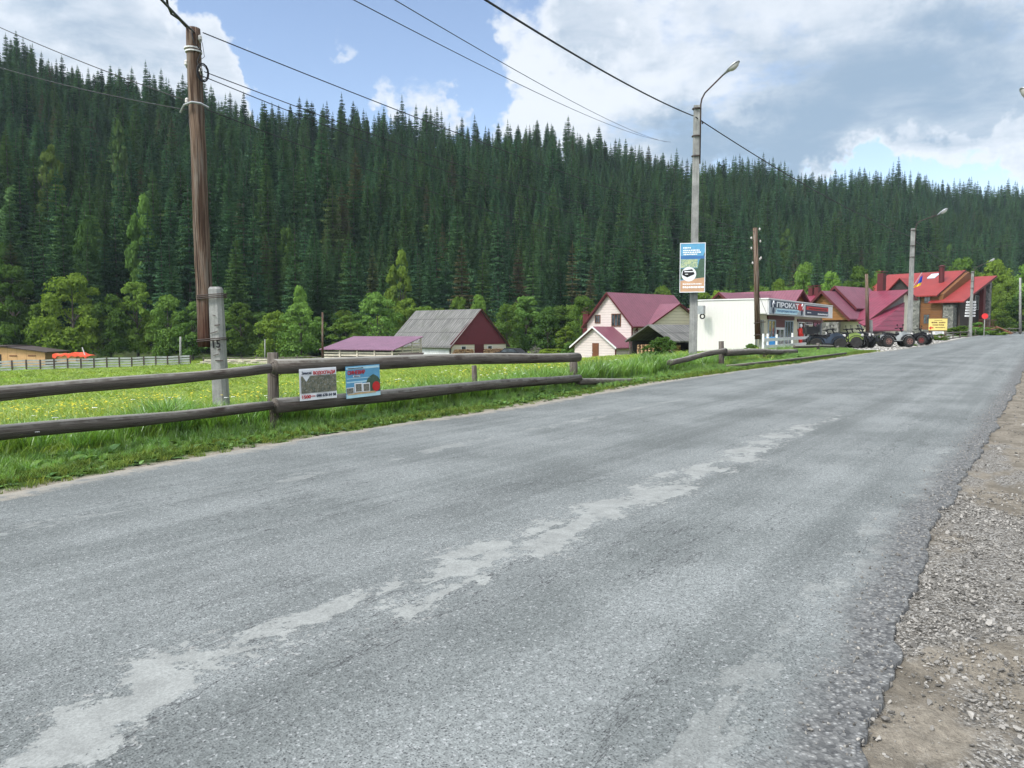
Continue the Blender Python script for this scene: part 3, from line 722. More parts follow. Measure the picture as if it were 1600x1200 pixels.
def tree(px, top, d, kind, wpx, label, group='broadleaf trees along the foot of the forest', name='broadleaf_tree', cat='tree', z=None):
    p = W(px, 500, d); zb = TZ(p.x, p.y)-.1 if z is None else z; H = W(px, top, d).z-zb; i = tree_no[0]; tree_no[0] += 1
    r = empty(name, (p.x, p.y, zb), random.uniform(0, 6.28), label, cat, group)
    sh = kind.startswith('shrub'); base = 1.6 if sh else 8.; w0 = {'bush': 7.5, 'tall': 4.6, 'light': 6.5, 'dark': 7, 'birch': 2.9, 'shrub': 1.8, 'shrubl': 1.8}[kind]
    sx = wpx/FPX*d/w0; r.scale = (sx, sx*random.uniform(.9, 1.1), H/base)
    part(CR[kind][i % len(CR[kind])], 'crown', r); part(TRS if sh else TRK[i % 3], 'trunk', r); return r
BT = [
 (-30, 356, 114, 'dark', 120, 'big dark leafy tree cut by the left edge of the photo, above the wooden cabin'),
 (22, 408, 112, 'tall', 60, 'slim leafy tree right above the wooden cabin roof'),
 (-12, 470, 108, 'bush', 90, 'low leafy tree behind the left end of the wooden cabin'),
 (64, 472, 109, 'tall', 60, 'medium green tree directly behind the right end of the wooden cabin'),
 (114, 424, 107, 'bush', 118, 'broad round bright-topped tree above the red tarpaulin, biggest at the field edge'),
 (172, 462, 108, 'dark', 74, 'dark rounded tree just right of the broad bright-topped one'),
 (214, 436, 110, 'tall', 66, 'tall loose-crowned tree left of the leaning wooden pole'),
 (262, 458, 109, 'bush', 78, 'mid-green tree half way between the loose-crowned tree and the leaning pole'),
 (300, 470, 107, 'tall', 56, 'leafy tree just behind the left side of the leaning wooden pole'),
 (376, 470, 110, 'tall', 52, 'slim leafy tree just right of the concrete stub pole'),
 (380, 366, 128, 'birch', 44, 'narrow light green tree rising among spruces right of the leaning pole'),
 (428, 486, 108, 'bush', 66, 'small rounded tree above the fence post where the rails change thickness'),
 (470, 474, 107, 'bush', 84, 'bushy tree left of the slim wooden pole by the slatted woodshed'),
 (468, 446, 116, 'light', 40, 'light green crown peeping over the bushy tree left of the slim wooden pole'),
 (540, 492, 106, 'tall', 60, 'leafy tree above the left half of the lilac woodshed roof'),
 (590, 458, 110, 'bush', 92, 'full round tree behind the woodshed and the left end of the barn roof'),
 (640, 462, 114, 'tall', 56, 'leafy tree touching the barn ridge at its left end'),
 (626, 388, 128, 'tall', 48, 'tall solitary leafy tree standing up against the dark spruces above the barn'),
 (716, 462, 120, 'light', 50, 'light green round crown behind the middle of the barn ridge'),
 (748, 460, 122, 'light', 40, 'light green crown behind the gable end of the barn ridge'),
 (792, 474, 112, 'bush', 56, 'leafy tree immediately right of the barn gable'),
 (822, 460, 116, 'tall', 56, 'taller leafy tree second to the right of the barn gable'),
 (856, 480, 112, 'dark', 54, 'darker leafy tree midway between barn and pink house'),
 (884, 508, 98, 'tall', 40, 'small tree left of the pink house chimney'),
 (912, 460, 102, 'light', 56, 'light yellow-green tree behind the left eave of the pink house'),
 (1034, 444, 112, 'bush', 56, 'green tree showing above the right end of the pink house ridge'),
 (1000, 462, 122, 'dark', 50, 'dark leafy crown showing just above the middle of the pink house ridge'),
 (1120, 452, 120, 'light', 46, 'low light crown behind the first small timber gable'),
 (1160, 456, 124, 'tall', 30, 'small crown above the roof just left of the pole with insulators'),
 (1214, 434, 125, 'light', 52, 'light green tree above the shop sign'),
 (1254, 412, 130, 'bush', 56, 'tall round tree behind the twin chimneys'),
 (1296, 424, 128, 'light', 52, 'light green tree right of the twin chimneys'),
 (1340, 414, 132, 'light', 66, 'broad light green tree left of the big square chimney'),
 (1372, 424, 138, 'bush', 44, 'tree crown directly behind the big square chimney'),
 (1502, 402, 146, 'light', 74, 'broad light green tree above the red guesthouse roof'),
 (1548, 404, 150, 'light', 62, 'light green tree above the far corner of the red guesthouse roof'),
 (1572, 436, 138, 'bush', 52, 'full tree against the right end of the guesthouse'),
 (1604, 412, 150, 'light', 70, 'light green tree cut by the right edge of the photo'),
 (1596, 462, 132, 'dark', 60, 'darker tree behind the farthest concrete pole'),
 (1566, 486, 128, 'bush', 46, 'low leafy tree beside the balcony end of the guesthouse'),
]
BTI = []
for a in BT: BTI.append(tree(*a))
# the continuous band of rounded bushes in front of the forest
band = [(-20, 0), (26, 1), (58, 0), (92, 2), (142, 1), (158, 0), (196, 2), (236, 0), (250, 1), (282, 2), (322, 0), (352, 1), (366, 2), (404, 0), (446, 1), (492, 2), (516, 0), (536, 1), (562, 2), (606, 0), (664, 1), (690, 2), (812, 0), (838, 1), (872, 2), (896, 0), (1098, 1), (1136, 2), (1186, 0), (1236, 1), (1276, 2), (1322, 0), (1388, 1), (1478, 2), (1528, 1), (1560, 0), (1586, 2)]
LMK = [(40, 'the cabin wall'), (80, 'the cabin end'), (150, 'the red tarpaulin'), (180, 'the left part of the board fence'), (220, 'the middle of the board fence'), (245, 'the board fence before its right end'), (290, 'the board fence end'), (345, 'the leaning pole foot'), (360, 'the concrete stub'), (385, 'the bleached planks at their left end'), (430, 'the bleached planks'), (470, 'the near fence post'), (505, 'the slim pole'), (525, 'the woodshed left corner'), (550, 'the left poster'), (590, 'the right poster'), (640, 'the woodshed right end'), (680, 'the barn roof left part'), (720, 'the barn roof right part'), (825, 'the parked car'), (850, 'the brushwood heap'), (885, 'the bright green bush'), (920, 'the pink annex'), (1120, 'the first cottage gable'), (1170, 'the white shop wall'), (1200, 'the insulator pole'), (1250, 'the large shop sign'), (1300, 'the twin chimneys'), (1350, 'the stepped gables'), (1400, 'the square chimney'), (1500, 'the round red chimney'), (1540, 'the lower red roof'), (1575, 'the guesthouse balcony'), (9999, 'the far bare pole')]
for i, (px, k_) in enumerate(band):
    lm = next(z for a, z in LMK if px < a); far = px > 1090
    tree(px, random.uniform(478, 502) if px < 500 else (random.uniform(470, 490) if not far else random.uniform(440, 456)), random.uniform(118, 124) if not far else random.uniform(146, 156), ('bush', 'light', 'dark')[k_], random.uniform(56, 84), f'{("low rounded green", "low pale green", "low dark green")[k_]} tree in the leafy belt behind {lm}')
# shrubs near buildings
SH = [(1037, 524, 41, 'shrub', 44, 'leafy shrub in front of the old shed with the grey board roof'),
      (1012, 540, 40, 'shrub', 26, 'smaller shrub left of the leafy shrub at the old shed'),
      (1175, 536, 46.5, 'shrub', 26, 'small grey-green shrub at the foot of the white shop wall'),
      (1208, 538, 45, 'shrubl', 26, 'low shrub under the blue crate'),
      (1500, 508, 92, 'shrub', 46, 'green hedge bush left of the pole with the stack of arrow boards'),
      (1528, 504, 98, 'shrub', 40, 'green bush between the arrow-board pole and the round red sign'),
      (1556, 512, 100, 'shrubl', 44, 'bush right of the round red sign'),
      (1470, 522, 66, 'shrub', 30, 'green bush under the yellow board'),
      (1375, 525, 58, 'shrubl', 26, 'bush beside the brown pole, left of the white quad bike'),
      (1421, 533, 50.5, 'shrub', 30, 'dark grass-like bush around the foot of the second concrete lamp post'),
      (862, 545, 86, 'shrubl', 60, 'bright green bush right of the brushwood heap'),
      (890, 536, 84, 'shrub', 34, 'green bush against the left corner of the pink annex')]
for a in SH: tree(*a, group='shrubs among the buildings', name='shrub', cat='shrub')
# ---- spruces over the hillside
cand = []
def candid(px, top, d, H, lab):      # hand-set spruces that stand out
    p = W(px, 500, d); zb = TZ(p.x, p.y); cand.append((p.x, p.y, zb, H or W(px, top, d).z-zb, 1., lab))
rs = np.random.default_rng(11)
pts = []
cell = 4.1; xs = np.arange(-420, 620, cell); ys = np.arange(60, 560, cell); GX, GY = np.meshgrid(xs, ys)
GX = GX+rs.uniform(-.42, .42, GX.shape)*cell; GY = GY+rs.uniform(-.42, .42, GY.shape)*cell; GX, GY = GX.ravel(), GY.ravel()
r_, az_, t_ = hillp(GX, GY)
pr = np.where(t_ > .9, .6, .8)
ok = (t_ > .015) & (t_ < 1.1) & (np.abs(az_) < 1.0) & (rs.random(len(GX)) < pr*np.interp(r_, [100, 250, 450], [.95, .9, 1.]))
X, Y = GX[ok], GY[ok]; r_, az_, t_ = r_[ok], az_[ok], t_[ok]; Zt = T(X, Y)
Ht = rs.normal(18, 3.2, len(X)).clip(9.5, 26)*np.interp(t_, [0, .05, .2, .9, 1.1], [.8, .95, 1.05, .95, .88])
Ht = Ht*(1+.17*np.sin(X*.071+Y*.043)*np.cos(Y*.083-X*.02)); pxx = 800+FPX*X/np.maximum(Y, 1); pyt = HORIZON-FPX*(Zt+Ht-EYE)/np.maximum(Y, 1); pyb = HORIZON-FPX*(Zt+Ht*.15-EYE)/np.maximum(Y, 1)
order = np.argsort(r_); cover = np.full(400, 560.); vis = np.zeros(len(X))
for i in order:
    if not (-20 < pxx[i] < 1620): continue
    c = int(np.clip(pxx[i]/4, 0, 399)); wd2 = 2.2*Ht[i]/25*FPX/Y[i]; h = pyb[i]-pyt[i]
    vis[i] = max(0, min(cover[c], pyb[i])-pyt[i])*wd2
    k0, k1 = int(max(0, (pxx[i]-wd2)/4)), int(min(399, (pxx[i]+wd2)/4))
    for k2 in range(k0, k1+1):
        q = abs(k2*4-pxx[i])/(wd2+.1); cover[k2] = min(cover[k2], pyt[i]+h*min(1, q*.9+.12))
top300 = set(np.argsort(-vis)[:290].tolist())
ROTZ = rs.uniform(0, 6.28, len(X)); VAR = rs.integers(0, 6, len(X)); WX = rs.uniform(.8, 1.2, len(X))
VAR = np.where((t_ > .88) & (rs.random(len(X)) < .5), rs.choice([3, 5], len(X)), VAR)
fm = np.array([i not in top300 for i in range(len(X))])
q = Ht/25
scatter('distant_spruce_forest', np.stack([X, Y, Zt-.4], -1)[fm], np.stack([ROTZ*0, ROTZ*0, ROTZ], -1)[fm], np.stack([q*WX, q*WX, q], -1)[fm], VAR[fm], SPO)
ZON = [(18, 'the cabin doorway'), (40, 'the cabin roof'), (80, 'the right end of the cabin'), (115, 'the left half of the red tarpaulin'), (150, 'the right half of the red tarpaulin'), (185, 'the left part of the board fence'), (220, 'the middle of the board fence'), (252, 'the board fence short of its right end'), (285, 'the right end of the board fence'), (322, 'the foot of the brown leaning pole'), (352, 'the concrete stub marked 15'), (382, 'the left end of the bleached planks'), (415, 'the bleached planks'), (462, 'the near fence post'), (500, 'the left poster'), (528, 'the slim pole by the woodshed'), (562, 'the left edge of the blue poster'), (595, 'the right edge of the blue poster'), (620, 'the woodshed middle'), (645, 'the right end of the woodshed'), (675, 'the left end of the barn ridge'), (700, 'the barn garage door'), (728, 'the left firewood stack'), (755, 'the dark red barn gable'), (805, 'the parked car'), (850, 'the brushwood heap'), (895, 'the gap left of the pink house'), (955, 'the pink house door'), (1020, 'the pink house roof'), (1062, 'the old shed'), (1105, 'the blue billboard'), (1170, 'the white shop wall'), (1200, 'the insulator pole'), (1256, 'the large shop sign'), (1300, 'the small shop sign'), (1352, 'the stepped crimson gables'), (1400, 'the square chimney'), (1442, 'the second lamp post'), (1490, 'the yellow board'), (1530, 'the arrow boards'), (1565, 'the guesthouse balcony'), (9999, 'the far bare pole')]
for i in sorted(top300):
    zn = next(z for a, z in ZON if pxx[i] < a); row = 'at the forest foot' if t_[i] < .1 else 'on the lower slope' if t_[i] < .3 else 'near the skyline' if t_[i] > .75 else 'on the upper slope'
    e = empty('spruce_tree', (X[i], Y[i], Zt[i]-.4), ROTZ[i], f'dark spruce {row} straight above {zn}', 'spruce', f'spruces {row} above {zn}')
    e.scale = (q[i]*WX[i], q[i]*WX[i], q[i]); part(SPC[VAR[i]], 'crown', e); part(SPT, 'trunk', e)
def spr(px, top, d, sx, v, label, m=None):
    p = W(px, 500, d); zb = TZ(p.x, p.y); H = W(px, top, d).z-zb; e = empty('spruce_tree', (p.x, p.y, zb), random.uniform(0, 6), label, 'spruce', 'single spruces that stand out'); q = H/25.5; e.scale = (q*sx, q*sx, q)
    part(SPC[v], 'crown', e); part(SPT, 'trunk', e)
spr(973, 384, 128, 1.5, 2, 'broad spruce standing alone behind the pink house roof')
spr(796, 410, 124, 1.2, 0, 'pointed spruce just right above the barn gable')
spr(876, 412, 122, 1.2, 4, 'spruce midway between barn and pink house, in front of the forest')
spr(722, 372, 132, 1.1, 1, 'tall spruce at the forest foot above the barn apex')
spr(497, 400, 120, 1.3, 2, 'drooping spruce above the slim wooden pole')
e = tree(90, 218, 152, 'birch', 42, 'pale green birch-like tree halfway up the left slope', 'paler trees among the spruces')
e = tree(196, 182, 168, 'birch', 26, 'slim yellow-green treetop near the skyline at left', 'paler trees among the spruces')
for i in range(16):
    px = [30, 62, 118, 148, 262, 452, 522, 566, 668, 760, 842, 905, 1130, 1225, 1330, 1480][i]; d = [150, 175, 190, 140, 160, 150, 175, 190, 185, 200, 215, 190, 235, 250, 265, 290][i]; p = W(px, 500, d); zb = TZ(p.x, p.y); tp = HORIZON-FPX*(zb+random.uniform(13, 19)-EYE)/d
    tree(px, tp, d, ('birch', 'tall', 'birch', 'dark')[i % 4], random.uniform(4.5, 7)*FPX/d, f'{("slim pale", "tall bright", "thin yellowish", "darker rounded")[i % 4]} broadleaf tree among the spruces above {next(z for a, z in ZON if px < a)}', 'paler trees among the spruces')
e = tree(228, 300, 128, 'tall', 52, 'grey-green leafy tree among spruces left of the leaning pole', 'paler trees among the spruces')
e = tree(140, 340, 124, 'dark', 50, 'leafy tree below the pale birch-like tree on the left slope', 'paler trees among the spruces')
# ============================================================ POLES AND LAMPS
def lamp_post(px, d, z0, ztop, label, dirn=RN, arm=1.1, rise=1.2, sc=1.):
    p = W(px, 518, d); e = empty('street_lamp', (p.x, p.y, z0), 0, label, 'street lamp', 'concrete street lamps along the road'); h = ztop-z0
    ang = math.atan2(RD[1], RD[0])
    b = MB(); w0, w1 = .15, .11
    for za, zb in ((-.5, h),):
        A = [Vector((sx*w0*(1 if abs(sy) > 2 else .78), sy*w0*1., za)) for sx, sy in ((-1, -1), (1, -1), (1, 1), (-1, 1))]; B = [Vector((sx*w1*.78, sy*w1, zb)) for sx, sy in ((-1, -1), (1, -1), (1, 1), (-1, 1))]
        Mz = Matrix.Rotation(ang+.5, 3, 'Z'); A = [Mz@q for q in A]; B = [Mz@q for q in B]
        for i in range(4): b.face([A[i], A[(i+1) % 4], B[(i+1) % 4], B[i]])
        b.face(B)
    b.build('pole', M['concrete'], e)
    D = Vector((dirn[0], dirn[1], 0)).normalized(); o = D*.16
    a = MB(); pts = [o+Vector((0, 0, h-2.2)), o+Vector((0, 0, h+.02)), o+D*.04+Vector((0, 0, h+.22)), o+D*.16+Vector((0, 0, h+.42)), D*(arm*.98)+Vector((0, 0, h+rise*.84))]
    a.tube(pts, .03, 8, wob=0); a.build('bracket_arm', M['darksteel'], e, True)
    c = MB()
    for zz in (h-.12, h-1.15, h-1.9): c.tube([Vector((0, 0, zz-.02)), Vector((0, 0, zz+.02))], .175, 10)
    c.build('clamp_band', M['darksteel'], e)
    S_ = Vector((-D.y, D.x, 0)); up = Vector((0, 0, 1)); ax = (D*.8+up*.52).normalized(); nn = ax.cross(S_); nn = nn if nn.z > 0 else -nn
    base = D*(arm*.93)+up*(h+rise*.79); hd = MB(); rings = []
    for t, w, hh in ((0, .045, .04), (.12, .07, .06), (.25, .13, .09), (.45, .17, .11), (.62, .15, .09), (.72, .06, .04)):
        i = len(hd.v)
        for k_ in range(12):
            th = k_*math.pi/6; q = base+ax*t+S_*math.cos(th)*w+nn*max(math.sin(th), -.15)*hh; hd.v.append(tuple(q)); hd.uv.append((t, th))
        rings.append(i)
    for r0, r1 in zip(rings, rings[1:]):
        for k_ in range(12): hd.f.append((r0+k_, r0+(k_+1) % 12, r1+(k_+1) % 12, r1+k_))
    hd.f.append(tuple(range(rings[0], rings[0]+12))); hd.f.append(tuple(range(rings[-1], rings[-1]+12)))
    lh = hd.build('lamp_head', M['steel'], e, True)
    g = MB(); rings = []
    for t, w, hh in ((.24, .10, .01), (.32, .13, .09), (.45, .14, .12), (.58, .12, .09), (.68, .05, .01)):
        i = len(g.v)
        for k_ in range(9):
            th = math.pi+k_*math.pi/8; q = base+ax*t+S_*math.cos(th)*w+nn*(math.sin(th)*hh-.018); g.v.append(tuple(q)); g.uv.append((t, th))
        rings.append(i)
    for r0, r1 in zip(rings, rings[1:]):
        for k_ in range(8): g.f.append((r0+k_, r0+k_+1, r1+k_+1, r1+k_))
    g.build('glass_cover', M['porcelain'], lh, True)
    return e
def Zat(px, py, d): return W(px, py, d).z
lamp_post(1083, 30, Zat(1083, 575, 30), Zat(1083, 165, 30), 'concrete street lamp carrying the blue billboard, nearest and tallest of the lamp posts')
lamp_post(1421, 52, Zat(1421, 541, 52), Zat(1421, 357, 52), 'concrete street lamp in front of the quad bikes and the flag', arm=1.5, rise=.95)
lamp_post(1516, 88, Zat(1511, 529, 88), Zat(1518, 424, 88), 'concrete street lamp with the stack of arrow boards, in front of the red guesthouse', arm=1.6, rise=1.2)
def plainpole(name, px, d, ptop, pbot, r, m, label, cat='pole', pxt=None, n=9, **kw):
    a, b_ = W(px, pbot, d), W(pxt or px, ptop, d); b_.y = a.y; e = empty(name, a, 0, label, cat)
    v = b_-a; b = MB(); b.tube([(0, 0, -.5), v*.5, v], [r*1.15, r, r*.85], n, wob=.04); b.build('shaft', m, e, n > 5); return e
plainpole('concrete_pole', 1594, 120, 434, 521, .17, M['concrete'], 'bare light concrete pole at the far right end of the road')
# stub-footed wooden pole at left
a0 = W(346, 633, 16.); a1 = W(337, 452, 16.); e = empty('utility_pole', a0, 0, 'tall leaning brown wooden pole strapped to a concrete stub marked 15', 'utility pole')
v = a1-a0; v.y = 0; v2 = Vector((v.x, 0, v.z)); up_ = v2.normalized(); sd_ = Vector((up_.z, 0, -up_.x))
def lpt(px, py, dd=0.): return W(px, py, 16+dd)-a0
b = MB(); w0, w1 = .145, .118
A = [sd_*sx*w0+Vector((0, sy*w0*.8, 0))-up_*.6 for sx, sy in ((-1, -1), (.45, -1), (1, -.5), (1, 1), (-1, 1))]; B = [v2+sd_*sx*w1+Vector((0, sy*w1*.8, 0)) for sx, sy in ((-1, -1), (.45, -1), (1, -.5), (1, 1), (-1, 1))]
C_ = [v2+up_*.05+sd_*sx*w1*.8+Vector((0, sy*w1*.6, 0)) for sx, sy in ((-1, -1), (.45, -1), (1, -.5), (1, 1), (-1, 1))]
for i in range(5):
    b.face([A[i], A[(i+1) % 5], B[(i+1) % 5], B[i]]); b.face([B[i], B[(i+1) % 5], C_[(i+1) % 5], C_[i]])
b.face(C_); stub = b.build('concrete_stub', M['concrete'], e)
t0, t1 = lpt(322, 542), lpt(301, 44); t1.y = t0.y = 0.02; wv = t1-t0
b = MB(); K = 26
b.tube([t0+wv*(i/K)+Vector((.006*math.sin(i*.5), 0, 0)) for i in range(K+1)], [.165-.03*i/K+.003*math.sin(i*2.1) for i in range(K+1)], 16, wob=.035)
shaft = b.build('wooden_shaft', M['pole'], e, True)
b = MB()
for py in (461, 527):
    c1 = lpt(320, py+4); c2 = lpt(342, py+1)
    for o_ in (-.035, 0, .035)[:2 if py > 500 else 3]:
        P = [Vector((c1.x-.16, .02, c1.z+o_)), Vector((c1.x-.1, -.165, c1.z+o_)), Vector((c2.x+.1, -.155, c2.z+o_)), Vector((c2.x+.175, -.02, c2.z+o_)), Vector((c2.x+.1, .16, c2.z+o_)), Vector((c1.x-.1, .17, c1.z+o_)), Vector((c1.x-.16, .02, c1.z+o_))]
        b.tube(P, .011, 5)
b.build('wire_strap', M['darksteel'], e)
ns = MB()
for i, py in enumerate((493, 508, 519, 546, 554, 563)):
    c = lpt(340+(i % 2)*5-2+(i > 2)*3, py); ns.box((c.x, -.124, c.z), (.06+.05*(i % 3), .012, .012+.008*(i%2)), M=Matrix.Rotation((.35, -.1, -.3, -.25, -.3, .02)[i], 3, 'Y'))
ns.build('spalled_crack', M['darksteel'], stub)
c = lpt(342, 537); lettering('15', .16, .17, M['black'], stub, (c.x, -.128, c.z), (math.pi/2, -.05, 0), 'painted_number', .02)
b = MB()
for i, (px, py) in enumerate(((313, 60), (292, 99), (314, 110), (293, 158))):
    c = lpt(px, py); c.y = -.02; b.lathe([(.012, -.1), (.02, -.05), (.04, -.045), (.045, -.01), (.03, 0), (.042, .01), (.03, .05), (.012, .06)], c, 'Z', 10)
b.build('insulator', M['porcelain'], shaft, True)
b = MB()
for px, py in ((300, 76), (302, 81)):
    c = lpt(px, py); b.tube([c+Vector((0, .02, -.014)), c+Vector((0, .02, .014))], .165, 14)
b.build('white_band', M['white'], shaft)
b = MB(); c = lpt(310, 168); b.tube([c+Vector((-.33, -.1, -.13)), c+Vector((-.22, -.17, 0)), c+Vector((-.05, -.2, .05)), c+Vector((.12, -.18, .03)), c+Vector((.26, -.12, -.04))], .022, 6); b.build('bent_bracket', M['steel'], shaft)
b = MB(); c = lpt(320, 116)
for r_0 in (.14, .12, .155): b.tube([c+Vector((r_0*.6*math.cos(t), -.1+r_0*.5*math.cos(t), r_0*1.2*math.sin(t))) for t in np.linspace(0, 6.28, 15)], .009, 5)
c = lpt(313, 80); b.tube([lpt(304, 52)+Vector((0, -.16, 0)), lpt(309, 72)+Vector((0, -.18, 0)), lpt(318, 82)+Vector((0, -.1, 0)), lpt(313, 100)+Vector((0, -.15, 0)), lpt(319, 118)+Vector((0, -.1, 0))], .012, 5)
b.tube([lpt(312, 55)+Vector((0, -.05, 0)), lpt(318, 70)+Vector((0, -.05, 0)), lpt(321, 90)+Vector((0, -.05, 0)), lpt(314, 98)+Vector((0, -.1, 0))], .006, 5)
b.build('cable_coil', M['wire'], shaft, True)
# second wooden pole before the shop
D2 = 44.; a0 = W(1185, 551, D2); e = empty('utility_pole', a0, 0, 'brown wooden pole with insulators standing before the white shop wall', 'utility pole')
def l2(px, py, dd=0.): q = W(px, py, D2+dd)-a0; return q
b = MB(); b.tube([l2(1184, 530), l2(1182, 440), l2(1180, 356)], [.17, .15, .13], 12, wob=.03); b.build('wooden_shaft', M['pole'], e, True)
b = MB(); b.tube([l2(1190, 556, .2), l2(1190, 500, .2)], [.15, .13], 4); b.build('concrete_stub', M['concrete'], e)
b = MB()
for py in (505, 524): b.tube([l2(1178, py, -.25), l2(1196, py-2, -.1)], .03, 6)
b.build('wire_strap', M['darksteel'], e)
b = MB()
for px, py in ((1174, 372), (1187, 358), (1188, 377), (1174, 388), (1189, 403), (1187, 405), (1176, 411)):
    c = l2(px, py); b.lathe([(.02, -.07), (.05, -.03), (.055, .01), (.035, .03), (.045, .05), (.015, .08)], c, 'Z', 8)
b.build('insulator', M['porcelain'], e, True)
b = MB()
for py in (374, 390, 405): b.tube([l2(1174, py+2), l2(1181, py+1, -.1), l2(1189, py)], .018, 5)
b.build('insulator_hook', M['darksteel'], e)
plainpole('wooden_pole', 1356, 60, 428, 522, .135, M['pole'], 'dark brown wooden pole with a concrete foot before the crimson roof', pxt=1354)
plainpole('concrete_stub_post', 1361, 60.3, 500, 546, .15, M['concrete'], 'short concrete stub behind the dark brown pole', 'post', n=4)
plainpole('wooden_pole', 504, 79, 488, 572, .11, M['pole'], 'slim wooden pole at the left corner of the slatted woodshed')
plainpole('wooden_pole', 282, 99, 526, 570, .13, M['concrete'], 'short pale pole behind the right end of the board fence')
plainpole('wooden_pole', 414, 100, 530, 566, .08, M['concrete'], 'thin pale stake right of the concrete stub at the field edge')
# ============================================================ WIRES
def wire(A, B, sag, r, label, n=26, name='overhead_wire'):
    A, B = Vector(A), Vector(B); o = A; b = MB(); P = [(A.lerp(B, t)-Vector((0, 0, sag*4*t*(1-t))))-o for t in np.linspace(0, 1, n)]
    b.tube(P, r, 5, wob=0); x = b.build(name, M['wire'], None, True); x.location = o; return tag(x, label, 'wire', 'overhead wires')
LP = lambda px, py: W(px, py, 15.95)
wire(LP(317, 51), l2(1180, 362)+a0, .35, .012, 'top wire from the leaning pole to the pole before the shop')
wire(LP(319, 112), l2(1174, 373)+a0, .6, .010, 'second wire down between the leaning pole and the pole before the shop')
wire(LP(314, 118), l2(1174, 388)+a0, .75, .010, 'third wire down between the leaning pole and the pole before the shop')
wire(LP(320, 170), l2(1176, 412)+a0, .8, .010, 'lowest wire between the leaning pole and the pole before the shop')
wire(LP(303, 50), W(225, -30, 9), .02, .02, 'thick cable rising from the leaning pole to the upper left')
b = MB(); P = [LP(300, 52), LP(289, 40), W(280, 30, 15), W(268, 22, 14.5), W(262, 8, 14), W(258, -20, 13)]; b.tube([p-P[0] for p in P], .022, 6); x = b.build('overhead_wire', M['wire'], None, True); x.location = P[0]; tag(x, 'wavy slack cable beside the thick one above the leaning pole', 'wire', 'overhead wires')
wire(LP(293, 158), W(-120, -14, 22), .12, .010, 'wire from the leaning pole to the upper left corner of the photo')
wire(LP(293, 172), W(-60, 86, 24), .12, .010, 'lower wire left of the leaning pole, crossing the trees')
wire(W(1083, 181, 29.8), W(740, -12, 13.5), .15, .022, 'thick black cable from the first lamp post up to the top edge of the photo')
wire(W(1087, 183, 29.8), W(1421, 369, 52), .35, .022, 'thick black cable from the first to the second lamp post')
wire(W(1421, 369, 52), W(1518, 428, 88), .4, .02, 'thick cable from the second to the third lamp post')
wire(W(530, -12, 70), W(1048, 222, 330), 2.5, .05, 'left one of two long wires crossing the blue sky down to the ridge')
wire(W(590, -16, 70), W(1042, 222, 330), 2., .05, 'right one of two long wires crossing the blue sky down to the ridge')
wire(W(1187, 386, 44), W(1421, 392, 54), .25, .012, 'wire from the insulator pole to the second lamp post')
wire(W(1421, 392, 54), W(1640, 372, 50), .3, .012, 'wire from the second lamp post to the right edge of the photo')
wire(W(1189, 404, 44), W(1354, 440, 60), .3, .012, 'wire from the insulator pole to the dark brown pole')
wire(W(1183, 450, 44), W(1199, 492, 50), .1, .012, 'drop cable from the insulator pole to the shop canopy')
b = MB(); c = W(1094, 190, 30.4)
for q in (-.09, 0, .09): b.box((q, 0, -q*.6), (.05, .05, .07))
x = b.build('cable_clamp', M['darksteel']); x.location = c; tag(x, 'row of dark cable clamps on the thick cable beside the first lamp post', 'clamp')
# lamp head poking in from the right edge
p = W(1640, 200, 24); lamp_post(1662, 23, Zat(1662, 590, 23), Zat(1662, 205, 23), 'street lamp cut off by the right edge of the photo, only its lamp tip showing', dirn=(-1, -.1), arm=1.2, rise=1.0)
# ============================================================ LOG FENCES
def rail(b, P0, P1, r0, r1, bow=.02, n=14, wob=.05):
    P0, P1 = Vector(P0), Vector(P1); ph = random.uniform(0, 6)
    b.tube([P0.lerp(P1, t)+Vector((0, 0, bow*math.sin(t*math.pi+ph*.2)+.012*math.sin(t*9+ph))) for t in np.linspace(0, 1, n)], [r0+(r1-r0)*t+.004*math.sin(t*17+ph) for t in np.linspace(0, 1, n)], 14, wob=wob)
def rpart(P0, P1, r0, r1, e, **kw):
    b = MB(); o = e.location; rail(b, Vector(P0)-o, Vector(P1)-o, r0, r1, **kw); return b.build('rail', M['log'], e, True)
def post(e, px, ptop, pbot, d, r, n=12):
    A, B = W(px, pbot, d), W(px, ptop, d); o = e.location; b = MB(); b.tube([A-o-Vector((0, 0, .5)), A-o, (A+B)/2-o+Vector((.01, 0, 0)), B-o], [r, r, r*.97, r*.93], n, wob=.05); return b.build('post', M['log'], e, True)
def fd(px, n): u = U(px); return -n/(.574-.819*u)           # depth of a line at offset n left of the road
NF = -10.15
e = empty('log_fence', W(425, 675, fd(425, 10.15)), 0, 'long two-rail fence of thick grey logs along the near left roadside', 'fence'); fdn = lambda px, q=0: fd(px, -(10.15+q))
post(e, 426, 551, 678, fdn(425, .12), .095); post(e, 741, 571, 640, fdn(742, .25), .06); post(e, 896, 553, 608, fdn(897, .2), .11)
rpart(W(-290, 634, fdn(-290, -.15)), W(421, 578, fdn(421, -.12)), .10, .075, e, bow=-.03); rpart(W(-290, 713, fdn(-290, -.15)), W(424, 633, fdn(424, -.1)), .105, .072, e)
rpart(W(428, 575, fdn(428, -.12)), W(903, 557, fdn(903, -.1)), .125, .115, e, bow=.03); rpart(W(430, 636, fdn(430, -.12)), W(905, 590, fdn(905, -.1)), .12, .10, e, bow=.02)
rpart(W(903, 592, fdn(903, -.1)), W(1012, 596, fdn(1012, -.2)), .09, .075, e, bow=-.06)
b = MB(); o = e.location
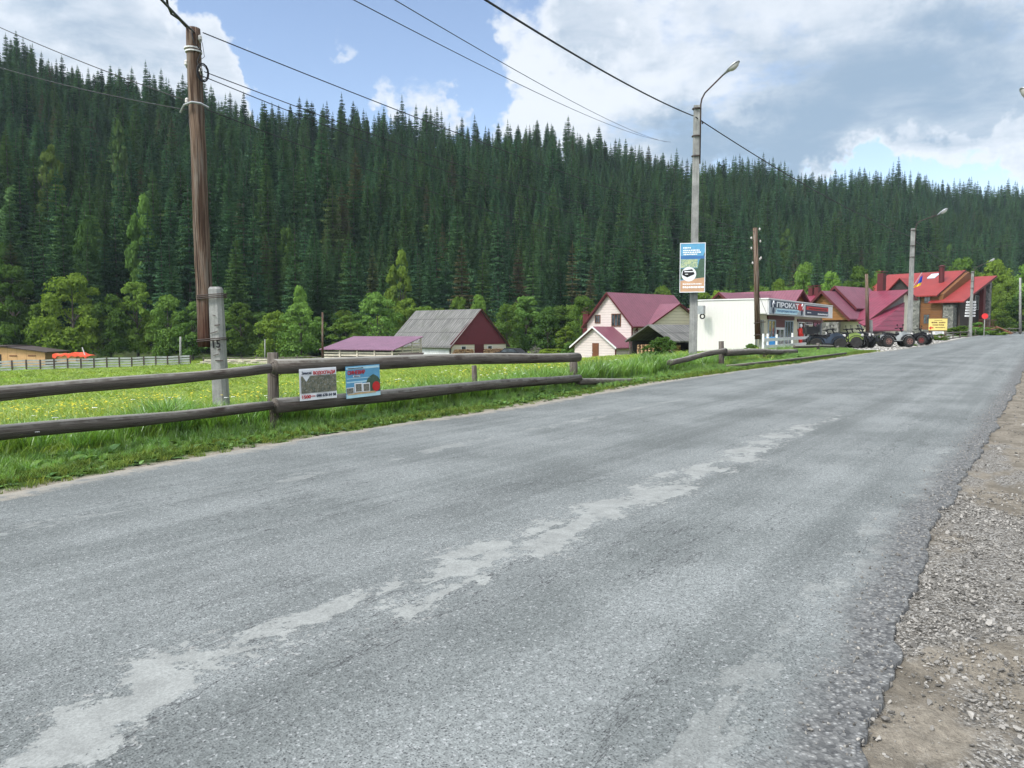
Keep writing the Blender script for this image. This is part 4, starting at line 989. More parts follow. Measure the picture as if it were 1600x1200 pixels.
for px, py in ((431, 577), (434, 640)):
    c = W(px, py, fdn(px, -.1))-o; b.tube([c+Vector((.06*math.cos(t), .14*math.cos(t), .13*math.sin(t))) for t in np.linspace(0, 6.28, 9)], .006, 5)
b.build('rusty_wire_tie', M['darksteel'], e)
e = empty('broken_log_fence', W(1128, 580, fd(1128, -9.9)), 0, 'broken log fence with one rail fallen slanting into the grass, past the first lamp post', 'fence'); f2 = lambda px, q=0: fd(px, -(9.95+q))
post(e, 1127, 533, 580, f2(1127), .105, 4); post(e, 1195, 548, 568, f2(1195, .1), .09); post(e, 1241, 546, 562, f2(1241, .1), .1)
rpart(W(1046, 568, f2(1046, .1)), W(1133, 547, f2(1133, -.15)), .095, .10, e, bow=.02); rpart(W(1133, 552, f2(1133, -.1)), W(1243, 549, f2(1243, -.1)), .13, .12, e, bow=.03)
e = empty('low_log_rail', W(1279, 552, f2(1279)), 0, 'thin low log rail on short posts, nearest the parked quad bikes', 'fence'); f3 = lambda px, q=0: fd(px, -(10.0+q))
post(e, 1278, 536, 556, f3(1278), .08); post(e, 1311, 540, 552, f3(1311), .07)
rpart(W(1241, 542, f3(1241)), W(1322, 541, f3(1322)), .075, .06, e, bow=.02); rpart(W(1308, 543, f3(1308, -.3)), W(1330, 534, f3(1330, -.3)), .06, .06, e)
b = MB()
Pq = [G(x, y, .05)+Vector((0, 0, .05)) for x, y in ((1134, 575), (1180, 570), (1236, 564), (1285, 558), (1322, 553.5))]; b.tube([q-Pq[0] for q in Pq], [.06, .055, .05, .045, .04], 8, wob=.08); x = b.build('fallen_pole', M['log'], None, True); x.location = Pq[0]; tag(x, 'long thin grey pole lying in the grass beside the asphalt, below the broken fence', 'pole')
# crooked pole fence far up the road
e = empty('crooked_pole_fence', W(1480, 531, fd(1480, -7.9)), 0, 'crooked thin-pole fence at the far bend of the road, below the guesthouse', 'fence'); o = e.location; f4 = lambda px: min(fd(px, -7.7), 112)
bases = [(1478, 533), (1489, 531.5), (1500, 530), (1512, 528.5), (1523, 527), (1536, 525), (1548, 523.5), (1562, 522.5), (1578, 521.5), (1594, 521)]
for i, (px, py) in enumerate(bases):
    d = f4(px); A, B = W(px, py, d)-o, W(px+random.uniform(-1.5, 1.5), py-random.uniform(13, 17)*75/d, d)-o; b = MB(); b.tube([A-Vector((0, 0, .4)), B], [.07, .05], 7, wob=.1); b.build('post', M['log'], e, True)
for dz_, k_ in ((3.5, 0), (11.5, 1)):
    for i in range(len(bases)-1):
        (p0, y0), (p1, y1) = bases[i], bases[i+1]; d0, d1 = f4(p0), f4(p1); b = MB(); j = random.uniform(-1.5, 1.5)*.7
        b.tube([W(p0-1, y0-(dz_+j)*75/d0, d0-.1)-o, W(p1+1, y1-(dz_-j)*75/d1, d1-.1)-o], [.055, .05], 7, wob=.1); b.build('rail', M['log'], e, True)
b = MB()
for a_, c_ in (((1556, 510), (1583, 521)), ((1560, 513), (1580, 522)), ((1536, 517), (1560, 512))): b.tube([W(*a_, 100)-o, W(*c_, 98)-o], [.09, .07], 7, wob=.1)
b.build('leaning_pole', M['brownwood'], e)
# ============================================================ POSTERS ON THE FENCE, BILLBOARD
def flat(b, x0, x1, z0, z1, y): return b.box(((x0+x1)/2, y, (z0+z1)/2), (x1-x0, .004, z1-z0))
def photo_mat(name, cols, sc, seed):
    def fn(n, p):
        o = n.co('Object'); a = n.noise(n.scale(o, (1, 0, 1.3)), sc, 5, .7, .5); b2_ = n.noise(n.scale(o, (1.7, 0, 1)), sc*2.3, 4, .7)
        c = n.mix(a.sm(.35, .62), cols[0], cols[1]); return n.mix(b2_.sm(.52, .68), c, cols[2])
    return mat(name, fn, .35, .4)
M['navy'] = plain('print_dark_blue', (.02, .03, .06), .5, .1); M['red'] = plain('print_red', (.45, .02, .02), .5, .1); M['cyan'] = plain('print_sky_blue', (.1, .29, .45), .4, .15, 6)
M['palecyan'] = plain('print_pale_blue', (.42, .62, .68), .4, .1, 6); M['grn'] = plain('print_hill_green', (.05, .09, .06), .5, .3, 14); M['tan'] = plain('print_sand', (.5, .36, .2), .5, .2, 12); M['dkblue'] = plain('print_deep_blue', (.04, .13, .3), .4, .1)
M['scenery'] = photo_mat('printed_waterfall_view', ((.06, .07, .05), (.16, .15, .1), (.3, .33, .33)), 12, 1); M['scen2'] = photo_mat('printed_small_view', ((.07, .08, .07), (.2, .18, .14), (.35, .35, .3)), 30, 2)
M['paper'] = plain('glossy_paper', (.62, .64, .66), .35, .08, 5, .5); M['paper2'] = plain('white_paper', (.74, .75, .76), .35, .05, 5, .5); M['yellowp'] = plain('yellow_board', (.55, .46, .14), .5, .08, 2); M['orangep'] = plain('print_orange', (.45, .27, .16), .5, .15, 3)
def bars(rows, m, e, y, name='small_print'):
    b = MB(); r = random.Random(5)
    for x0, x1, z, h in rows:
        x = x0
        while x < x1-h*.3:
            w = h*r.uniform(.45, 1.6); b.box((min(x+w/2, x1), y, z+r.uniform(-.06, .06)*h), (w*.8, .003, h*r.uniform(.7, 1.)))
            x += w*1.05
    return b.build(name, m, e)
def board_frame(name, pxs, pys, d, yaw, label, cat):
    p = W(sum(pxs)/2, sum(pys)/2, d); w = abs(W(pxs[1], pys[0], d).x-W(pxs[0], pys[0], d).x)/(math.cos(yaw)-U(sum(pxs)/2)*math.sin(yaw)); h = W(pxs[0], pys[0], d).z-W(pxs[0], pys[1], d).z
    return empty(name, p, yaw, label, cat), w, h
YF = math.atan2(.819, .574)-math.pi/2+.35
e, w, h = board_frame('poster', (469, 526), (575, 624), fdn(497, -.30), .9, 'white poster with a waterfall picture and phone number, left one on the log fence', 'poster')
e.rotation_euler = (0, R(-1.), .9)
b = MB()
nx = 10      # gently buckled sheet
for i in range(nx):
    x0, x1 = -w/2+w*i/nx, -w/2+w*(i+1)/nx; f_ = lambda x: .008*math.sin(x*14); b.face([(x0, f_(x0), -h/2), (x1, f_(x1), -h/2), (x1, f_(x1), h/2), (x0, f_(x0), h/2)])
    b.face([(x0, f_(x0)+.004, -h/2), (x0, f_(x0)+.004, h/2), (x1, f_(x1)+.004, h/2), (x1, f_(x1)+.004, -h/2)])
b.build('sheet', M['paper2'], e)
b = MB(); flat(b, -w*.47, w*.49, -h*.27, h*.27, -.014); b.build('picture', M['scenery'], e)
b = MB(); b.extr([(-w*.44, -.019, h*.27), (-w*.24, -.019, h*.27), (-w*.34, -.019, h*.10)], (0, .003, 0)); flat(b, -w*.46, w*.48, h*.28, h*.46, -.013); b.build('header', M['paper'], e)
lettering('ВОДОСПАДИ', w*.60, h*.13, M['red'], e, (w*.15, -.020, h*.345), (math.pi/2, 0, 0), bold=.02); lettering('Зимові', w*.26, h*.10, M['navy'], e, (-w*.33, -.020, h*.37), (math.pi/2, 0, 0))
lettering('1500', w*.23, h*.11, M['red'], e, (-w*.34, -.014, -h*.38), (math.pi/2, 0, 0), bold=.02); lettering('грн', w*.10, h*.05, M['red'], e, (-w*.16, -.014, -h*.38), (math.pi/2, 0, 0)); lettering('098 678 64 58', w*.54, h*.09, M['navy'], e, (w*.2, -.014, -h*.375), (math.pi/2, 0, 0), bold=.025)
e, w, h = board_frame('poster', (541, 594), (571, 620), fdn(567, -.30), .9, 'blue poster with small pictures and a red spot on the log fence', 'poster')
e.rotation_euler = (0, R(-1.5), .9)
b = MB(); b.box((0, 0, 0), (w, .006, h)); b.build('sheet', M['cyan'], e)
b = MB(); flat(b, -w*.48, w*.48, h*.40, h*.47, -.006); flat(b, -w*.48, w*.1, -h*.02, h*.02, -.006); flat(b, -w*.48, w*.2, h*.1, h*.12, -.006); flat(b, -w*.5, w*.5, -h*.5, -h*.38, -.006); b.build('pale_streaks', M['palecyan'], e)
b = MB(); b.extr([(w*.05, -.008, -h*.1), (w*.16, -.008, h*.12), (w*.3, -.008, h*.2), (w*.42, -.008, h*.12), (w*.5, -.008, h*.0), (w*.5, -.008, -h*.36), (w*.05, -.008, -h*.36)], (0, .003, 0)); b.build('printed_hill', M['grn'], e)
b = MB(); flat(b, -w*.46, w*.36, -h*.40, -h*.34, -.010); b.build('printed_shore', M['tan'], e)
b = MB()
for x0, x1, z0, z1 in ((-.5, -.29, -.36, -.16), (-.27, -.04, -.33, -.04), (-.03, .18, -.34, -.06)): flat(b, w*x0, w*x1, h*z0, h*z1, -.012)
b.build('picture_border', M['paper2'], e)
b = MB()
for x0, x1, z0, z1 in ((-.5, -.31, -.35, -.18), (-.24, -.07, -.31, -.07), (-.01, .16, -.32, -.09)): flat(b, w*(x0+.0), w*x1, h*z0, h*z1, -.016)
b.build('small_picture', M['scen2'], e)
b = MB(); b.extr([(w*(.37+.115*math.cos(t)), -.016, h*(-.2+.16*math.sin(t))) for t in np.linspace(0, 5.9, 16)], (0, .004, 0)); b.build('red_spot', M['red'], e)
lettering('СИНЕВИР', w*.50, h*.13, M['red'], e, (-w*.2, -.012, h*.30), (math.pi/2, 0, 0), bold=.02); b = MB(); flat(b, -w*.3, w*-.1, h*.15, h*.20, -.010); b.build('white_label', M['paper2'], e); bars([(-w*.28, -w*.12, h*.175, h*.03)], M['navy'], e, -.014); bars([(-w*.45, w*.0, h*.43, h*.03)], M['navy'], e, -.012)
# billboard on the first lamp post
e, w, h = board_frame('billboard', (1062, 1102), (379.5, 457), 29.65, -.25, 'tall blue and orange advertising board fixed on the first lamp post', 'billboard')
b = MB(); b.box((0, .02, 0), (w, .03, h)); b.build('panel', M['cyan'], e)
b = MB()
for x0, x1, z0, z1 in ((-.5, .5, -.5, -.485), (-.5, .5, .485, .5), (-.5, -.475, -.485, .485), (.475, .5, -.485, .485)): flat(b, w*x0, w*x1, h*z0, h*z1, -.006)
b.build('frame', M['paper'], e)
b = MB(); flat(b, -w*.47, w*.47, h*.18, h*.24, -.0); b.build('printed_sea', M['dkblue'], e)
b = MB(); flat(b, -w*.47, w*.2, -.0, h*.17, .001); b.build('printed_meadow', photo_mat('printed_meadow_view', ((.1, .2, .2), (.35, .4, .2), (.6, .6, .4)), 6, 1), e)
b = MB(); b.extr([(-w*.47, 0, -h*.01), (w*.2, 0, -h*.01), (w*.26, 0, h*.15), (w*.4, 0, h*.22), (w*.47, 0, h*.32), (w*.47, 0, -h*.2), (-w*.47, 0, -h*.24)], (0, .003, 0)); b.build('printed_forest', M['grn'], e)
b = MB(); b.extr([(-w*.47, -.001, -h*.26), (w*.47, -.001, -h*.2), (w*.47, -.001, -h*.485), (-w*.47, -.001, -h*.485)], (0, .003, 0)); b.build('orange_field', M['orangep'], e)
rr = w*.29; cx, cz = -w*.14, -h*.13
b = MB(); b.extr([(cx+rr*math.cos(t), -.004, cz+rr*math.sin(t)) for t in np.linspace(0, 6.02, 24)], (0, .003, 0)); b.build('round_picture', M['paper'], e)
b = MB(); b.extr([(cx-rr*.8, -.008, cz+rr*.5), (cx+rr*.45, -.008, cz+rr*.7), (cx+rr*.8, -.008, cz-.0), (cx-rr*.2, -.008, cz-rr*.45), (cx-rr*.9, -.008, cz-rr*.1)], (0, .003, 0)); b.build('printed_vehicle', M['black'], e)
b = MB(); b.box((cx, -.011, cz+rr*.35), (rr*1.2, .003, rr*.12)); b.box((cx-rr*.3, -.011, cz-.0), (rr*.4, .003, rr*.08)); b.build('printed_highlight', M['paper2'], e)
bars([(-w*.38, -w*.1, h*.40, h*.028), (-w*.38, w*.25, h*.35, h*.028), (-w*.38, w*.3, h*.31, h*.028), (-w*.36, w*.2, h*.27, h*.028), (-w*.38, w*.38, -h*.33, h*.025), (-w*.38, w*.4, -h*.395, h*.04)], M['paper2'], e, -.007)
# ============================================================ BUILDINGS
def frame_house(name, px, d, a, label, cat, z=0.):
    p = W(px, 518, d); return empty(name, (p.x, p.y, z), math.atan2(a[1], a[0]), label, cat)
def yat(e, px, x, n=0.):
    """local y on the line x = const that shows at photo column px"""
    c, s = math.cos(e.rotation_euler.z), math.sin(e.rotation_euler.z); u = U(px); O = e.location
    return (u*(O.y+x*s)-(O.x+x*c))/(-s-u*c)
def xat(e, px, y):
    c, s = math.cos(e.rotation_euler.z), math.sin(e.rotation_euler.z); u = U(px); O = e.location
    return (u*(O.y+y*c)-(O.x-y*s))/(c-u*s)
def zl(e, px, py, x, y):
    """local height showing at photo row py above local x, y"""
    c, s = math.cos(e.rotation_euler.z), math.sin(e.rotation_euler.z); d = e.location.y+x*s+y*c
    return W(px, py, d).z-e.location.z
def gable(e, axis, a0, a1, b0, b1, ze, zr, ov, ovg, m, th=.1, name='roof', mid=None, ze2=None):
    """two slopes; ridge runs along axis from a0 to a1, slopes span b0..b1"""
    bm_ = (b0+b1)/2 if mid is None else mid; ze2 = ze if ze2 is None else ze2
    k0 = (zr-ze)/(bm_-b0); k1 = (zr-ze2)/(b1-bm_)
    B0, B1 = b0-ov, b1+ov; Z0, Z1 = ze-k0*ov, ze2-k1*ov
    A0, A1 = a0-ovg, a1+ovg
    P = (lambda a, b, z: (a, b, z)) if axis == 'x' else (lambda a, b, z: (b, a, z))
    q = MB(); q.slab([P(A0, B0, Z0+.06), P(A1, B0, Z0+.06), P(A1, bm_, zr+.06), P(A0, bm_, zr+.06)], th)
    q.slab([P(A0, B1, Z1+.06), P(A1, B1, Z1+.06), P(A1, bm_+.002, zr+.06), P(A0, bm_+.002, zr+.06)], th); return q.build(name, m, e)
def gable_trim(e, axis, a, b0, b1, ze, zr, ov, m=None, mid=None, ze2=None, w=.16, name='bargeboard', t=.05):
    bm_ = (b0+b1)/2 if mid is None else mid; ze2 = ze if ze2 is None else ze2
    k0 = (zr-ze)/(bm_-b0); k1 = (zr-ze2)/(b1-bm_); P = (lambda a, b, z: (a, b, z)) if axis == 'x' else (lambda a, b, z: (b, a, z)); q = MB()
    V_ = (t, 0, 0) if axis == 'x' else (0, t, 0)
    for bb, zz in ((b0-ov, ze-k0*ov), (b1+ov, ze2-k1*ov)):
        q.extr([P(a, bb, zz+.08), P(a, bm_, zr+.08), P(a, bm_, zr+.08-w), P(a, bb, zz+.08-w)], V_)
    return q.build(name, m or M['trimred'], e)
def body(e, axis, a0, a1, b0, b1, ze, zr, m, z0=-.6, mid=None, ze2=None, name='wall'):
    """walls with gable ends closed up to the ridge"""
    bm_ = (b0+b1)/2 if mid is None else mid; ze2 = ze if ze2 is None else ze2; P = (lambda a, b, z: Vector((a, b, z))) if axis == 'x' else (lambda a, b, z: Vector((b, a, z)))
    q = MB(); q.extr([P(a0, b0, z0), P(a0, b1, z0), P(a0, b1, ze2-.06), P(a0, bm_, zr-.06), P(a0, b0, ze-.06)], P(a1-a0, 0, 0)); return q.build(name, m, e)
def wbox(e, face, c, z0, z1, w, m=None, frame_m=None, name='window', ft=.07, mull=1, pane=None):
    """window or door on a wall plane: face = ('x', xval, sign) or ('y', yval, sign), c = position along the wall"""
    ax, v, sg = face; f = MB(); g = MB()
    def B(q, c0, c1, za, zb, d0, d1):
        if ax == 'y': q.b2(c0, c1, v+sg*d0, v+sg*d1, za, zb)
        else: q.b2(v+sg*d0, v+sg*d1, c0, c1, za, zb)
    B(f, c-w/2, c-w/2+ft, z0, z1, .002, .07); B(f, c+w/2-ft, c+w/2, z0, z1, .002, .07); B(f, c-w/2+ft, c+w/2-ft, z1-ft, z1, .002, .07); B(f, c-w/2+ft, c+w/2-ft, z0, z0+ft, .002, .07)
    for i in range(mull): x = c-w/2+w*(i+1)/(mull+1); B(f, x-.025, x+.025, z0+ft, z1-ft, .002, .06)
    B(g, c-w/2+ft, c+w/2-ft, z0+ft, z1-ft, .003, .03)
    o = f.build(name, frame_m or M['white'], e); g.build('pane', pane or M['glass'], o); return o
def doorp(e, face, c, z0, z1, w, m, name='door'):
    ax, v, sg = face; f = MB(); h = MB()
    def B(q, c0, c1, za, zb, d0, d1):
        if ax == 'y': q.b2(c0, c1, v+sg*d0, v+sg*d1, za, zb)
        else: q.b2(v+sg*d0, v+sg*d1, c0, c1, za, zb)
    B(f, c-w/2, c+w/2, z0, z1, .003, .06); B(f, c-w*.32, c+w*.32, z0+.2, z0+(z1-z0)*.45, .06, .075); B(f, c-w*.32, c+w*.32, z0+(z1-z0)*.52, z1-.2, .06, .075)
    o = f.build(name, m, e); B(h, c+w*.38, c+w*.42, z0+.95, z0+1.1, .06, .11); h.build('handle', M['steel'], o); return o
def chimney(e, x, y, z0, z1, w, m=None, roundc=False):
    q = MB(); q.lathe([(w/2, z0), (w/2, z1)], (x, y, 0), 'Z', 14) if roundc else q.b2(x-w/2, x+w/2, y-w/2, y+w/2, z0, z1)
    o = q.build('chimney', m or M['trimred'], e); c = MB()
    if roundc: c.lathe([(w/2+.06, z1+.12), (w/2+.12, z1+.14), (w/2+.12, z1+.22), (.05, z1+.4)], (x, y, 0), 'Z', 14)
    else: c.b2(x-w/2-.1, x+w/2+.1, y-w/2-.1, y+w/2+.1, z1+.12, z1+.2)
    c.b2(x-.04, x+.04, y-.04, y+.04, z1-.05, z1+.15); c.build('cap', m or M['trimred'], o); return o
AX = (.78, .62)
# --- barn: local y runs along the ridge (away to the left), x across the gable
e = frame_house('barn', 706, 88, (.68, .73), 'old barn with grey corrugated roof and dark red gable', 'barn'); gz = -2.4
ze = zl(e, 706, 538, 0, 0); zr = zl(e, 751, 483.5, 4.5, 0); Lb = 11.5
body(e, 'y', 0, Lb, 0, 9, ze, ze+.01, M['creamboard'], gz-.5)
q = MB(); q.extr([(-.35, -.06, ze-.05), (9.35, -.06, ze-.05), (4.5, -.06, zr-.02)], (0, .055, 0)); q.build('gable_cladding', M['maroon'], e)
gable(e, 'y', 0, Lb, 0, 9, ze, zr, .45, .25, M['slatey']); gable_trim(e, 'y', -.33, 0, 9, ze, zr, .45, w=.14)
doorp(e, ('y', 0, -1), xat(e, 748.5, 0), gz, ze-.05, 1.5, M['trimred'])
for px in (724, 765): wbox(e, ('y', 0, -1), xat(e, px, 0), ze-.95, ze-.2, .8, name='window', mull=0)
q = MB(); q.b2(-.06, -.004, yat(e, 660, 0), yat(e, 702, 0), gz, ze-.15); q.build('garage_door', M['whitesheet'], e)
q = MB(); 
for px in (658, 704): y = yat(e, px, 0); q.b2(-.09, -.01, y-.1, y+.1, gz, ze-.1)
q.b2(-.09, -.01, yat(e, 704, 0), yat(e, 658, 0), ze-.14, ze-.02); q.build('garage_frame', M['darksteel'], e)
# --- firewood stacks against the gable
def firewood(name, e0, x0, x1, y, z0, z1, label):
    c, s = math.cos(e0.rotation_euler.z), math.sin(e0.rotation_euler.z); q = MB(); r = random.Random(int(x0*10)); rr = .1
    z = z0+rr
    while z < z1:
        x = x0+r.uniform(0, rr)
        while x < x1:
            k_ = rr*r.uniform(.7, 1.15); q.tube([(x, y-.28-r.uniform(0, .08), z), (x, y-.02, z)], k_, 6, wob=.2); x += rr*1.9
        z += rr*1.75
        if z > z1-.3: x0 += rr; x1 -= rr
    o = q.build(name, M['logend']); o.location = e0.location; o.rotation_euler = e0.rotation_euler; return tag(o, label, 'firewood', 'firewood stacks at the barn')
firewood('firewood_stack', e, xat(e, 709, -.3), xat(e, 741, -.3), -.08, gz, zl(e, 725, 546, 3, 0), 'firewood stack left of the dark red barn door')
firewood('firewood_stack', e, xat(e, 757, -.3), xat(e, 786, -.3), -.08, gz, zl(e, 770, 544, 6, 0), 'firewood stack right of the dark red barn door')
# --- slatted woodshed
e = frame_house('slatted_woodshed', 613, 78, (.95, -.3), 'long open-slatted woodshed with a lilac mono-pitch roof', 'shed'); zf = zl(e, 613, 546, 0, 0); zb_ = zl(e, 657, 525.5, 0, 7); gz = -2.4
q = MB(); q.slab([(-8.3, -.3, zf-.02), (.3, -.3, zf-.02), (.3, 7, zb_), (-8.3, 7, zb_)], .08); q.build('roof', M['lilacroof'], e)
q = MB(); q.b2(-8, 0, .5, 6.5, gz-.2, zf-.25); q.build('dark_shed_fill', M['void'], e)  # solid dark block behind the slats, its colour stands for the unlit inside
q = MB()
for i in range(9):
    z = gz+.12+i*.27
    if z > zf-.2: break
    x = -8.
    while x < 0: L = random.uniform(1.6, 2.4); q.b2(x, min(0, x+L)-.02, -.03, .0, z+random.uniform(-.02, .02), z+.17); x += L
    q.b2(.0, .03, .02, 6.7, z, z+.17)
for i in range(4): zz = zf+.02+i*.27; y0 = max(.1, (zz-zf+.35)/(zb_-zf)*7); q.b2(.0, .03, min(y0, 6.5), 6.7, zz-.12, zz+.02)
q.build('slat_wall', M['slat'], e)
q = MB()
for x in (-8, -6, -4, -2, 0): q.b2(x-.07, x+.07, -.12, -.04, gz-.3, zf-.12)
for y in (2.2, 4.5, 6.8): q.b2(.04, .12, y-.07, y+.07, gz-.3, zf+(zb_-zf)*y/7-.12)
q.build('corner_post', M['slat'], e)
q = MB(); P0 = W(642, 556, 76)
for i in range(7): q.tube([(-1.1+random.uniform(-.2, .2), .1*i, .1*(i % 3)), (1.1+random.uniform(-.2, .2), .1*i, .1*(i % 3)+.05)], .07, 6)
o = q.build('plank_pile', M['darksteel']); o.location = (P0.x, P0.y, P0.z); tag(o, 'dark pile of beams lying before the right end of the slatted woodshed', 'beams')
# --- pine cabin at the far left
e = frame_house('pine_cabin', 69, 93, (1, .05), 'raw pine board cabin with a flat sloping roof at the far left', 'cabin'); gz = -2.7; zr = zl(e, 0, 540.5, -5.4, 0); ze = zl(e, 69, 549.5, 0, 0)
q = MB(); q.extr([(-11, 0, gz-.4), (0, 0, gz-.4), (0, 0, ze-.1), (-5.2, 0, zr-.15), (-11, 0, zr-.1)], (0, 5, 0)); q.build('wall', M['ply'], e)
q = MB(); q.slab([(-11.3, -.4, zr+.03), (-4.3, -.4, zr+.03), (-4.3, 5.3, zr+.03), (-11.3, 5.3, zr+.03)], .12); q.slab([(-4.29, -.35, zr-.08), (.35, -.35, ze-.02), (.35, 5.3, ze-.02), (-4.29, 5.3, zr-.08)], .1); q.build('roof', M['darksteel'], e)
q = MB(); q.b2(-6.6, -5.15, -.04, .02, gz, zl(e, 3, 553.5, -5.3, 0)); q.build('doorway_dark_sheet', M['void'], e)  # near-black sheet on the wall, interior shade put in by colour
q = MB(); [q.b2(x, x+.9, -.05, -.003, zz, zz+.12) for x, zz in ((-4.2, ze-.55), (-2., ze-.55))]; q.build('vent_slot', M['brownwood'], e)
# --- red tarp heap
p = W(105, 566, 91); e = empty('tarpaulin_heap', p, .05, 'orange-red tarpaulin over stacked pale boards beside the pine cabin', 'tarpaulin'); 
q = MB(); q.b2(-1.2, 1.0, 0, 2, 0, 1.0); q.b2(1.05, 1.7, .2, 1.6, 0, .8); q.build('board_stack', M['ply'], e)
q = MB(); nx = 22; 
def th(u, v): return 1.02+.16*math.exp(-((u-.62)*6)**2)-.22*max(0, u-.72)*4+.04*math.sin(u*23+v*5)-.12*abs(v-.5)
for i in range(nx):
    for j in range(8):
        P = [(-1.6+3.9*u, -.15+2.3*v, th(u, v)) for u, v in ((i/nx, j/8), ((i+1)/nx, j/8), ((i+1)/nx, (j+1)/8), (i/nx, (j+1)/8))]; q.face(P)
for i in range(nx):
    u0, u1 = i/nx, (i+1)/nx; dp = lambda u: .16+.14*math.sin(u*17)**2+(.25 if u < .1 else 0)+(.2 if .45 < u < .75 else 0); q.face([(-1.6+3.9*u0, -.16, th(u0, 0)), (-1.6+3.9*u1, -.16, th(u1, 0)), (-1.6+3.9*u1, -.2, th(u1, 0)-dp(u1)), (-1.6+3.9*u0, -.2, th(u0, 0)-dp(u0))])
q.build('tarpaulin', M['orange'], e)
q = MB(); q.tube([(2.0, .3, .6), (1.65, .3, 1.75)], .06, 6); q.build('white_pole', M['white'], e)
# --- board fences at the far side of the meadow
e = empty('board_fence', W(0, 578, 82), 0, 'long pale board fence with dark posts across the far left of the meadow', 'fence'); o = e.location; A, B = W(-150, 578, 78), W(298, 569, 95); n = 22
def ft(t): p = A.lerp(B, t); return Vector((p.x, p.y, TZ(p.x, p.y)))
for i in range(n):
    p = ft(i/(n-1))-o; q = MB(); q.b2(p.x-.07, p.x+.07, p.y-.12, p.y-.03, p.z-.3, p.z+1.32); q.build('post', M['darksteel'], e)
for i in range(n-1):
    p0, p1 = ft(i/(n-1))-o, ft((i+1)/(n-1))-o
    for k_ in range(4):
        z = .22+k_*.3; q = MB(); h = .19; q.extr([p0+Vector((0, 0, z)), p1+Vector((0, 0, z)), p1+Vector((0, 0, z+h)), p0+Vector((0, 0, z+h))], (0, .03, 0)); q.build('board', M['whiteboard'], e)
e = empty('paddock_rail', W(400, 568, 97), 0, 'weathered rail and bleached planks lying along the meadow edge right of the concrete stub', 'fence'); o = e.location; A, B = W(318, 569, 96), W(508, 567, 92)
for i in range(10):
    p = ft(i/9)-o; q = MB(); q.tube([p-Vector((0, 0, .3)), p+Vector((0, 0, 1.1+random.uniform(-.2, .2)))], [.09, .07], 6); q.build('post', M['log'], e)
for k_, z in enumerate((.55, .9)):
    q = MB(); pts_ = [ft(i/9)-o+Vector((0, -.1, z+random.uniform(-.08, .08))) for i in range(10)]; q.tube(pts_, .06, 6); q.build('rail', M['log'], e)
q = MB()
for i in range(16): t = .03+.035*i; p = ft(t)-o; q.box((p.x, p.y-.5, p.z+.25+.22*(i % 3)), (2.2, .3, .14), rz=random.uniform(-.1, .1))
q.build('bleached_plank', M['slat'], e)
# --- parked car and brush heap between barn and pink house
p = W(799, 556, 92); e = empty('parked_car', (p.x, p.y, TZ(p.x, p.y)), R(150), 'dark parked car mostly hidden behind the log rail, right of the barn', 'car')
q = MB(); prof = [(-2.1, .35), (-2.1, .8), (-1.5, .92), (-.9, 1.38), (.5, 1.42), (1.15, .98), (2.0, .85), (2.1, .4)]; q.extr([(x, -.82, z) for x, z in prof], (0, 1.64, 0)); q.build('body', M['black'], e)
q = MB(); q.extr([(x, -.83, z) for x, z in ((-1.3, .95), (-.85, 1.3), (.45, 1.33), (.98, .98))], (0, 1.66, 0)); q.build('window', M['glass'], e)
for x in (-1.3, 1.3):
    for y in (-.8, .8): q = MB(); q.lathe([(.2, -.1), (.32, -.1), (.33, .1), (.2, .1)], (x, y, .33), 'Y', 14); q.build('wheel', M['rubber'], e)
p = W(838, 556, 88); e = MB(); r = random.Random(3)
for i in range(260):
    a = r.uniform(0, 6.28); R0 = r.uniform(0, 1.9); h = 1.7*(1-R0/2.2); x, y = R0*math.cos(a), R0*math.sin(a); z = r.uniform(0, max(.1, h)); d_ = Vector((r.uniform(-1, 1), r.uniform(-1, 1), r.uniform(-.2, .8))).normalized()*r.uniform(.4, .9)
    e.tube([Vector((x, y, z)), Vector((x, y, z))+d_], [.03, .012], 4, cap=False)
o = e.build('brushwood_heap', M['log']); o.location = (p.x, p.y, TZ(p.x, p.y)-.1); tag(o, 'grey heap of brushwood left of the pink house', 'brushwood')
# --- pink house
e = frame_house('pink_house', 987.5, 73.8, AX, 'pale pink clapboard house with crimson gabled roofs and a low annex', 'house'); gz = -1.6
W1 = 6.15; ze = zl(e, 987, 504, 0, 0); zr = zl(e, 948, 457.6, 0, W1/2)
body(e, 'x', 0, 9.4, 0, W1, ze+.02, zr, M['pinkboard'], gz-.5); gable(e, 'x', 0, 9.4, 0, W1, ze, zr, .5, .35, M['pinkroof']); gable_trim(e, 'x', -.42, 0, W1, ze, zr, .5, w=.2)
Pq = [(959, 491, 509, .85, 'x')]
yw = yat(e, 963, 0); wbox(e, ('x', 0, -1), yw, zl(e, 963, 510, 0, yw), zl(e, 963, 490, 0, yw), 1.25, frame_m=M['brownwood'], mull=2)
yw = yat(e, 934, 0); wbox(e, ('x', 0, -1), yw, zl(e, 934, 505, 0, yw), zl(e, 934, 492, 0, yw), .75, frame_m=M['brownwood'], mull=1)
q = MB(); q.b2(-.05, .05, -.05, .05, gz, ze); q.b2(.62, .74, -.1, -.0, gz, ze); q.build('corner_trim', M['trimred'], e)
# wing
x0 = xat(e, 1017, -.35); x1 = x0+7.9; zw = zl(e, 1057, 475, x0+3.9, -.35); zwe = zl(e, 1017, 505, x0, -.35)
body(e, 'y', -.35, 3, x0, x1, zwe, zw, M['creamboard'], gz-.5, name='wing_wall'); gable(e, 'y', -.35, 3, x0, x1, zwe, zw, .4, .3, M['pinkroofy'], name='wing_roof'); gable_trim(e, 'y', -.72, x0, x1, zwe, zw, .4)
